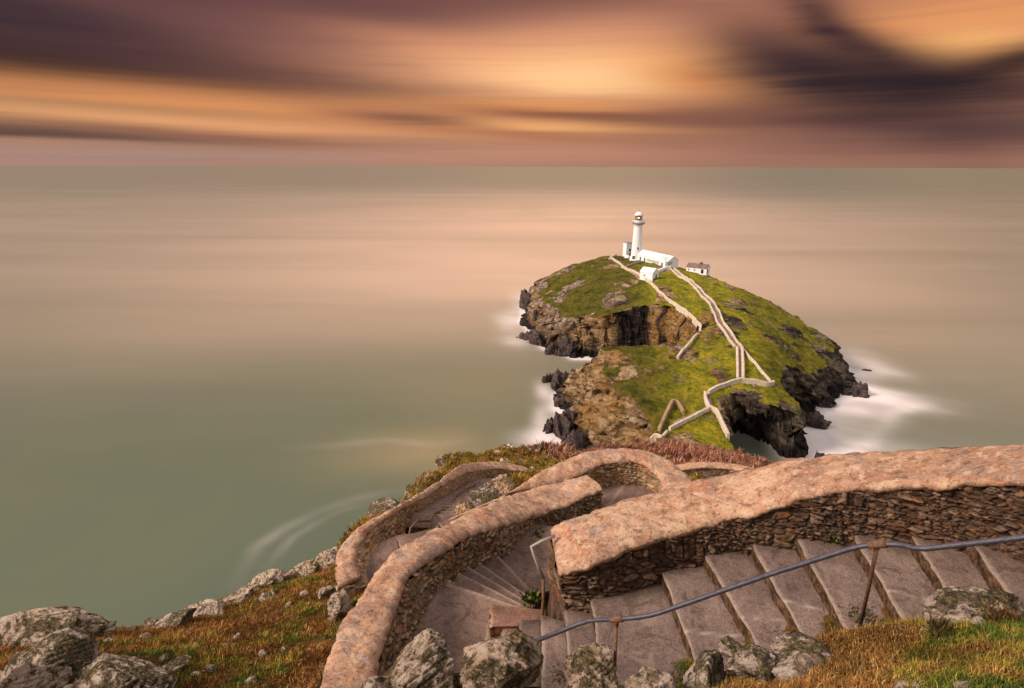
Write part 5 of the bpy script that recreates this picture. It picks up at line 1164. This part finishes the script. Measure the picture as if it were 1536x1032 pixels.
field(2, 34, 18, 58, 110000, 0.30, 0.030, 631, 0.0, lambda p, u, v: (p[:, 1] + 0.4 * p[:, 0] > 27) & (v < 740), 10, 0.16, [(0.17, 0.055, 0.038), (0.26, 0.10, 0.068), (0.10, 0.034, 0.024), (0.34, 0.19, 0.13), (0.20, 0.11, 0.03)])
V = np.vstack(BL_V); F = np.vstack(BL_F)
tag(mesh('grass', V, F, M['blade'], attrs=dict(col=np.vstack(BL_C))), 'tangled rusty and green heath grass on the cliff slopes', 'grass', kind='stuff')
# a few green weeds in the corners of the steps
def weed(px, py, z, r, n, lab, seed, pal=GREEN, grp='weeds in the corners of the steps', wid=0.24):
    rg = np.random.RandomState(seed); c = pix(px, py, z) if z is not None else ghit(px, py); V = []; F = []; C = []
    for k in range(n):
        a = rg.uniform(0, 6.283); e = rg.uniform(0.1, 1.3); L = r * rg.uniform(0.4, 1.0); d = np.array([math.cos(a) * math.cos(e), math.sin(a) * math.cos(e), math.sin(e)])
        s_ = np.cross(d, [0.3, 0.2, 1.0]); s_ = s_ / np.linalg.norm(s_) * L * wid; o_ = np.r_[rg.normal(0, r * 0.45, 2), 0]; b = len(V)
        V += [o_, o_ + d * L * 0.5 + s_, o_ + d * L, o_ + d * L * 0.5 - s_]; F.append((b, b + 1, b + 2, b + 3)); C += [np.array(pal[rg.randint(len(pal))]) * rg.uniform(0.6, 1.2)] * 4
    o = mesh('weed', V, F, M['blade'], attrs=dict(col=np.array(C))); o.location = c
    tag(o, lab, 'plant', grp)
weed(796, 900, -5.02, 0.11, 200, 'leafy green weed growing at the foot of the pole by the winding steps', 701)
weed(806, 802, -5.55, 0.10, 60, 'small green tuft at the foot of the wall on the lower winding landing', 702)
weed(684, 770, -7.9, 0.16, 60, 'green tuft beside the lower pinkish steps', 703)
weed(1248, 808, -3.40, 0.07, 50, 'little weed in a corner of the broad steps under the thick parapet', 704)
weed(990, 862, -4.02, 0.05, 40, 'tiny weed at the wall foot beside the widest step', 705)

HC = 'bushy clumps along the near edge of the steps'
weed(1292, 936, None, 0.13, 900, 'bushy dark green and brown clump at the foot of the right handrail post', 711, [(0.06, 0.075, 0.015), (0.11, 0.10, 0.02), (0.16, 0.08, 0.03), (0.05, 0.04, 0.015), (0.45, 0.33, 0.20)], HC, 0.11)
weed(1172, 960, None, 0.10, 600, 'rusty brown clump spilling over the near end of a broad step', 712, [(0.25, 0.11, 0.03), (0.34, 0.18, 0.06), (0.15, 0.06, 0.02), (0.18, 0.14, 0.03)], HC, 0.11)
weed(842, 1024, None, 0.12, 600, 'mossy green and orange tuft between two big lichen boulders', 713, [(0.16, 0.15, 0.02), (0.26, 0.15, 0.03), (0.09, 0.10, 0.015), (0.30, 0.12, 0.03)], HC, 0.11)
weed(1016, 1028, None, 0.09, 500, 'yellow green tuft between the pale rounded boulder and the speckled one', 714, [(0.20, 0.18, 0.02), (0.13, 0.13, 0.02), (0.30, 0.20, 0.05)], HC, 0.11)
weed(1420, 955, None, 0.09, 1000, 'dark heathery clump in the middle of the right hand grass bank', 715, [(0.05, 0.06, 0.015), (0.09, 0.06, 0.02), (0.15, 0.07, 0.03), (0.10, 0.11, 0.02)], HC, 0.11)
weed(1512, 940, None, 0.10, 600, 'reddish brown clump beside the long low rock at the right edge', 716, [(0.20, 0.08, 0.03), (0.12, 0.05, 0.02), (0.30, 0.16, 0.06), (0.09, 0.09, 0.02)], HC, 0.11)

# ------------------------------------------------------------------ handrails
def smooth_path(P, n): return [tuple(p) for p in catmull(np.array([list(p) for p in P]), n)[0]]
def rail_depth(px, py, z): return pix(px, py, z)
rz_ = lambda x: float(np.interp(x, [770, 925, 1150, 1316, 1536, 1800], [-3.62, -3.12, -2.58, -2.24, -1.92, -1.6]))
rl = [(770, 975), (868, 936), (884, 931), (905, 929.5), (925, 929), (958, 926), (975, 923), (990, 919), (1150, 863), (1272, 824), (1296, 818.5), (1316, 817), (1342, 816.5), (1356, 818), (1372, 822), (1386, 823), (1402, 821.5), (1536, 806), (1650, 794), (1800, 780)]
RP = [tuple(pix(a_, c_, rz_(a_))) for a_, c_ in rl]; RP.append(tuple(np.array(RP[-1]) + 1.3 * (np.array(RP[-1]) - np.array(RP[-3]))))
root = empty('handrail', RP[4]); root.location.z = -4.1; tag(root, 'long blue grey pipe handrail on rusty posts down the near side of the upper steps', 'handrail')
def local(P, root): return [tuple(np.array(p) - np.array(root.location)) for p in P]
b = MB(); b.tube(local(RP, root), 0.0165, 14); b.build('rail', M['pipe'], root, True)
for k, (bx, by, bz) in ((4, (926, 1010, -4.06)), (11, (1293, 925, -3.30)), (18, (1640, 900, -2.75))):
    tp = np.array(RP[k]); bt = pix(bx, by, bz)
    if k == 4: bt = np.array([tp[0] + 0.02, tp[1] + 0.02, -4.1])
    b = MB(); b.tube(local([tuple(tp - [0, 0, 0.015]), tuple(tp * 0.5 + bt * 0.5 + [0.004, 0, 0]), tuple(bt - [0, 0, 0.2])], root), 0.0125, 12); po = b.build('post', M['rust'], root, True)
    nx_ = np.array(RP[k + 1]) - np.array(RP[k - 1]); nx_ /= np.linalg.norm(nx_)
    b = MB(); b.tube(local([tuple(tp - nx_ * 0.05), tuple(tp + nx_ * 0.05)], root), 0.0225, 14); b.tube(local([tuple(tp), tuple(tp + (bt - tp) / np.linalg.norm(bt - tp) * 0.05)], root), 0.017, 12); b.build('collar', M['rust'], po, True)
p0 = pix(813, 1000, y=4.35); yb = 4.75
H2 = [pix(832, 804, y=5.05), pix(812, 812, y=4.98), pix(797, 820, y=4.93), pix(803, 838, y=4.90), pix(815, 868, y=4.86), pix(815, 900, y=4.82), pix(812, 942, y=4.80)]
root = empty('handrail', tuple(H2[-1])); tag(root, 'short cranked pale pipe handrail fixed round the end of the thick parapet', 'handrail')
b = MB(); b.tube(local([tuple(p) for p in H2[:5]], root), 0.017, 12); b.build('rail', M['palepipe'], root, True)
b = MB(); b.tube(local([tuple(H2[4]), tuple(H2[5]), tuple(H2[6]), tuple(H2[6] - np.array([0, 0, 0.3]))], root), 0.017, 12); b.build('post', M['rust'], root, True)
b = MB(); b.tube(local([tuple(H2[6] + np.array([0, 0, 0.02])), tuple(H2[6] - np.array([0, 0, 0.05]))], root), 0.03, 12); b.build('foot', M['rust'], root, True)
R3 = [(612, 812, 9.0), (616, 792, 9.1), (626, 782, 9.3), (645, 781, 9.9), (652, 770, 10.6), (674, 760, 12.0), (685, 742, 14.0), (700, 733, 15.8), (714, 727, 17.0)]
Q3 = [pix(a, c, y=d) for a, c, d in R3]
root = empty('handrail', tuple(Q3[0])); tag(root, 'thin dark stepped handrail beside the lower pinkish steps', 'handrail')
b = MB(); b.tube(local([tuple(q) for q in Q3], root), 0.022, 10); b.build('rail', M['rust'], root, True)
for k, ln_ in ((3, 0.9), (5, 0.95), (6, 0.95)):
    b = MB(); b.tube(local([tuple(Q3[k]), tuple(Q3[k] - np.array([0, 0, ln_]))], root), 0.022, 10); b.build('post', M['rust'], root, True)

# ------------------------------------------------------------------ loose stones scattered through the heath
def stones(n, x0, x1, y0, y1, r0, r1, seed, accept=None):
    rg = np.random.RandomState(seed); bm = bmesh.new(); bmesh.ops.create_icosphere(bm, subdivisions=2, radius=1.0)
    D = np.array([v.co[:] for v in bm.verts]); Fs = np.array([[v.index for v in f.verts] for f in bm.faces]); bm.free()
    P = np.c_[rg.uniform(x0, x1, n), rg.uniform(y0, y1, n)]; h, d, ins, cut = ground_h(P, True); p3 = np.c_[P, h]
    keep = ins & (cut > 0.12) & (fbm(p3, 0.9, 3, 801) > 0.0)
    if accept is not None: keep &= accept(p3, d)
    V = []; F = []
    for p in p3[keep]:
        N = rg.normal(size=(9, 3)); N /= np.linalg.norm(N, axis=1)[:, None]; c = D @ N.T
        r = np.minimum(np.where(c > 0.05, rg.uniform(0.5, 1.0, 9)[None] / np.maximum(c, 0.05), 9).min(1), 1.1)
        s_ = r0 + (r1 - r0) * rg.uniform() ** 2.5
        q = D * r[:, None] * s_ * np.array([rg.uniform(0.8, 1.5), rg.uniform(0.7, 1.2), rg.uniform(0.5, 0.9)]); a = rg.uniform(0, 6.28)
        F.append(Fs + sum(len(v) for v in V)); V.append(np.c_[q[:, 0] * math.cos(a) - q[:, 1] * math.sin(a), q[:, 0] * math.sin(a) + q[:, 1] * math.cos(a), q[:, 2]] + p + [0, 0, s_ * 0.15])
    return np.vstack(V), np.vstack(F)
parts = [stones(420, -9.5, -1.2, 3.5, 11.5, 0.02, 0.075, 811), stones(900, -9.5, -2.0, 5.5, 12.5, 0.04, 0.17, 812, lambda p, d: d < 0.5), stones(260, 0.2, 4.2, 1.9, 4.0, 0.015, 0.06, 813),
         stones(420, -6, 10, 12, 34, 0.06, 0.30, 814), stones(400, -1.5, 3.0, 10.3, 17, 0.05, 0.28, 815)]
V = []; F = []; nb_ = 0
for v, f in parts: V.append(v); F.append(f + nb_); nb_ += len(v)
tag(mesh('rubble', np.vstack(V), np.vstack(F), BOULDER[2], smooth=False), 'loose pale and tawny stones scattered over the cliff slopes', 'stones', kind='stuff')
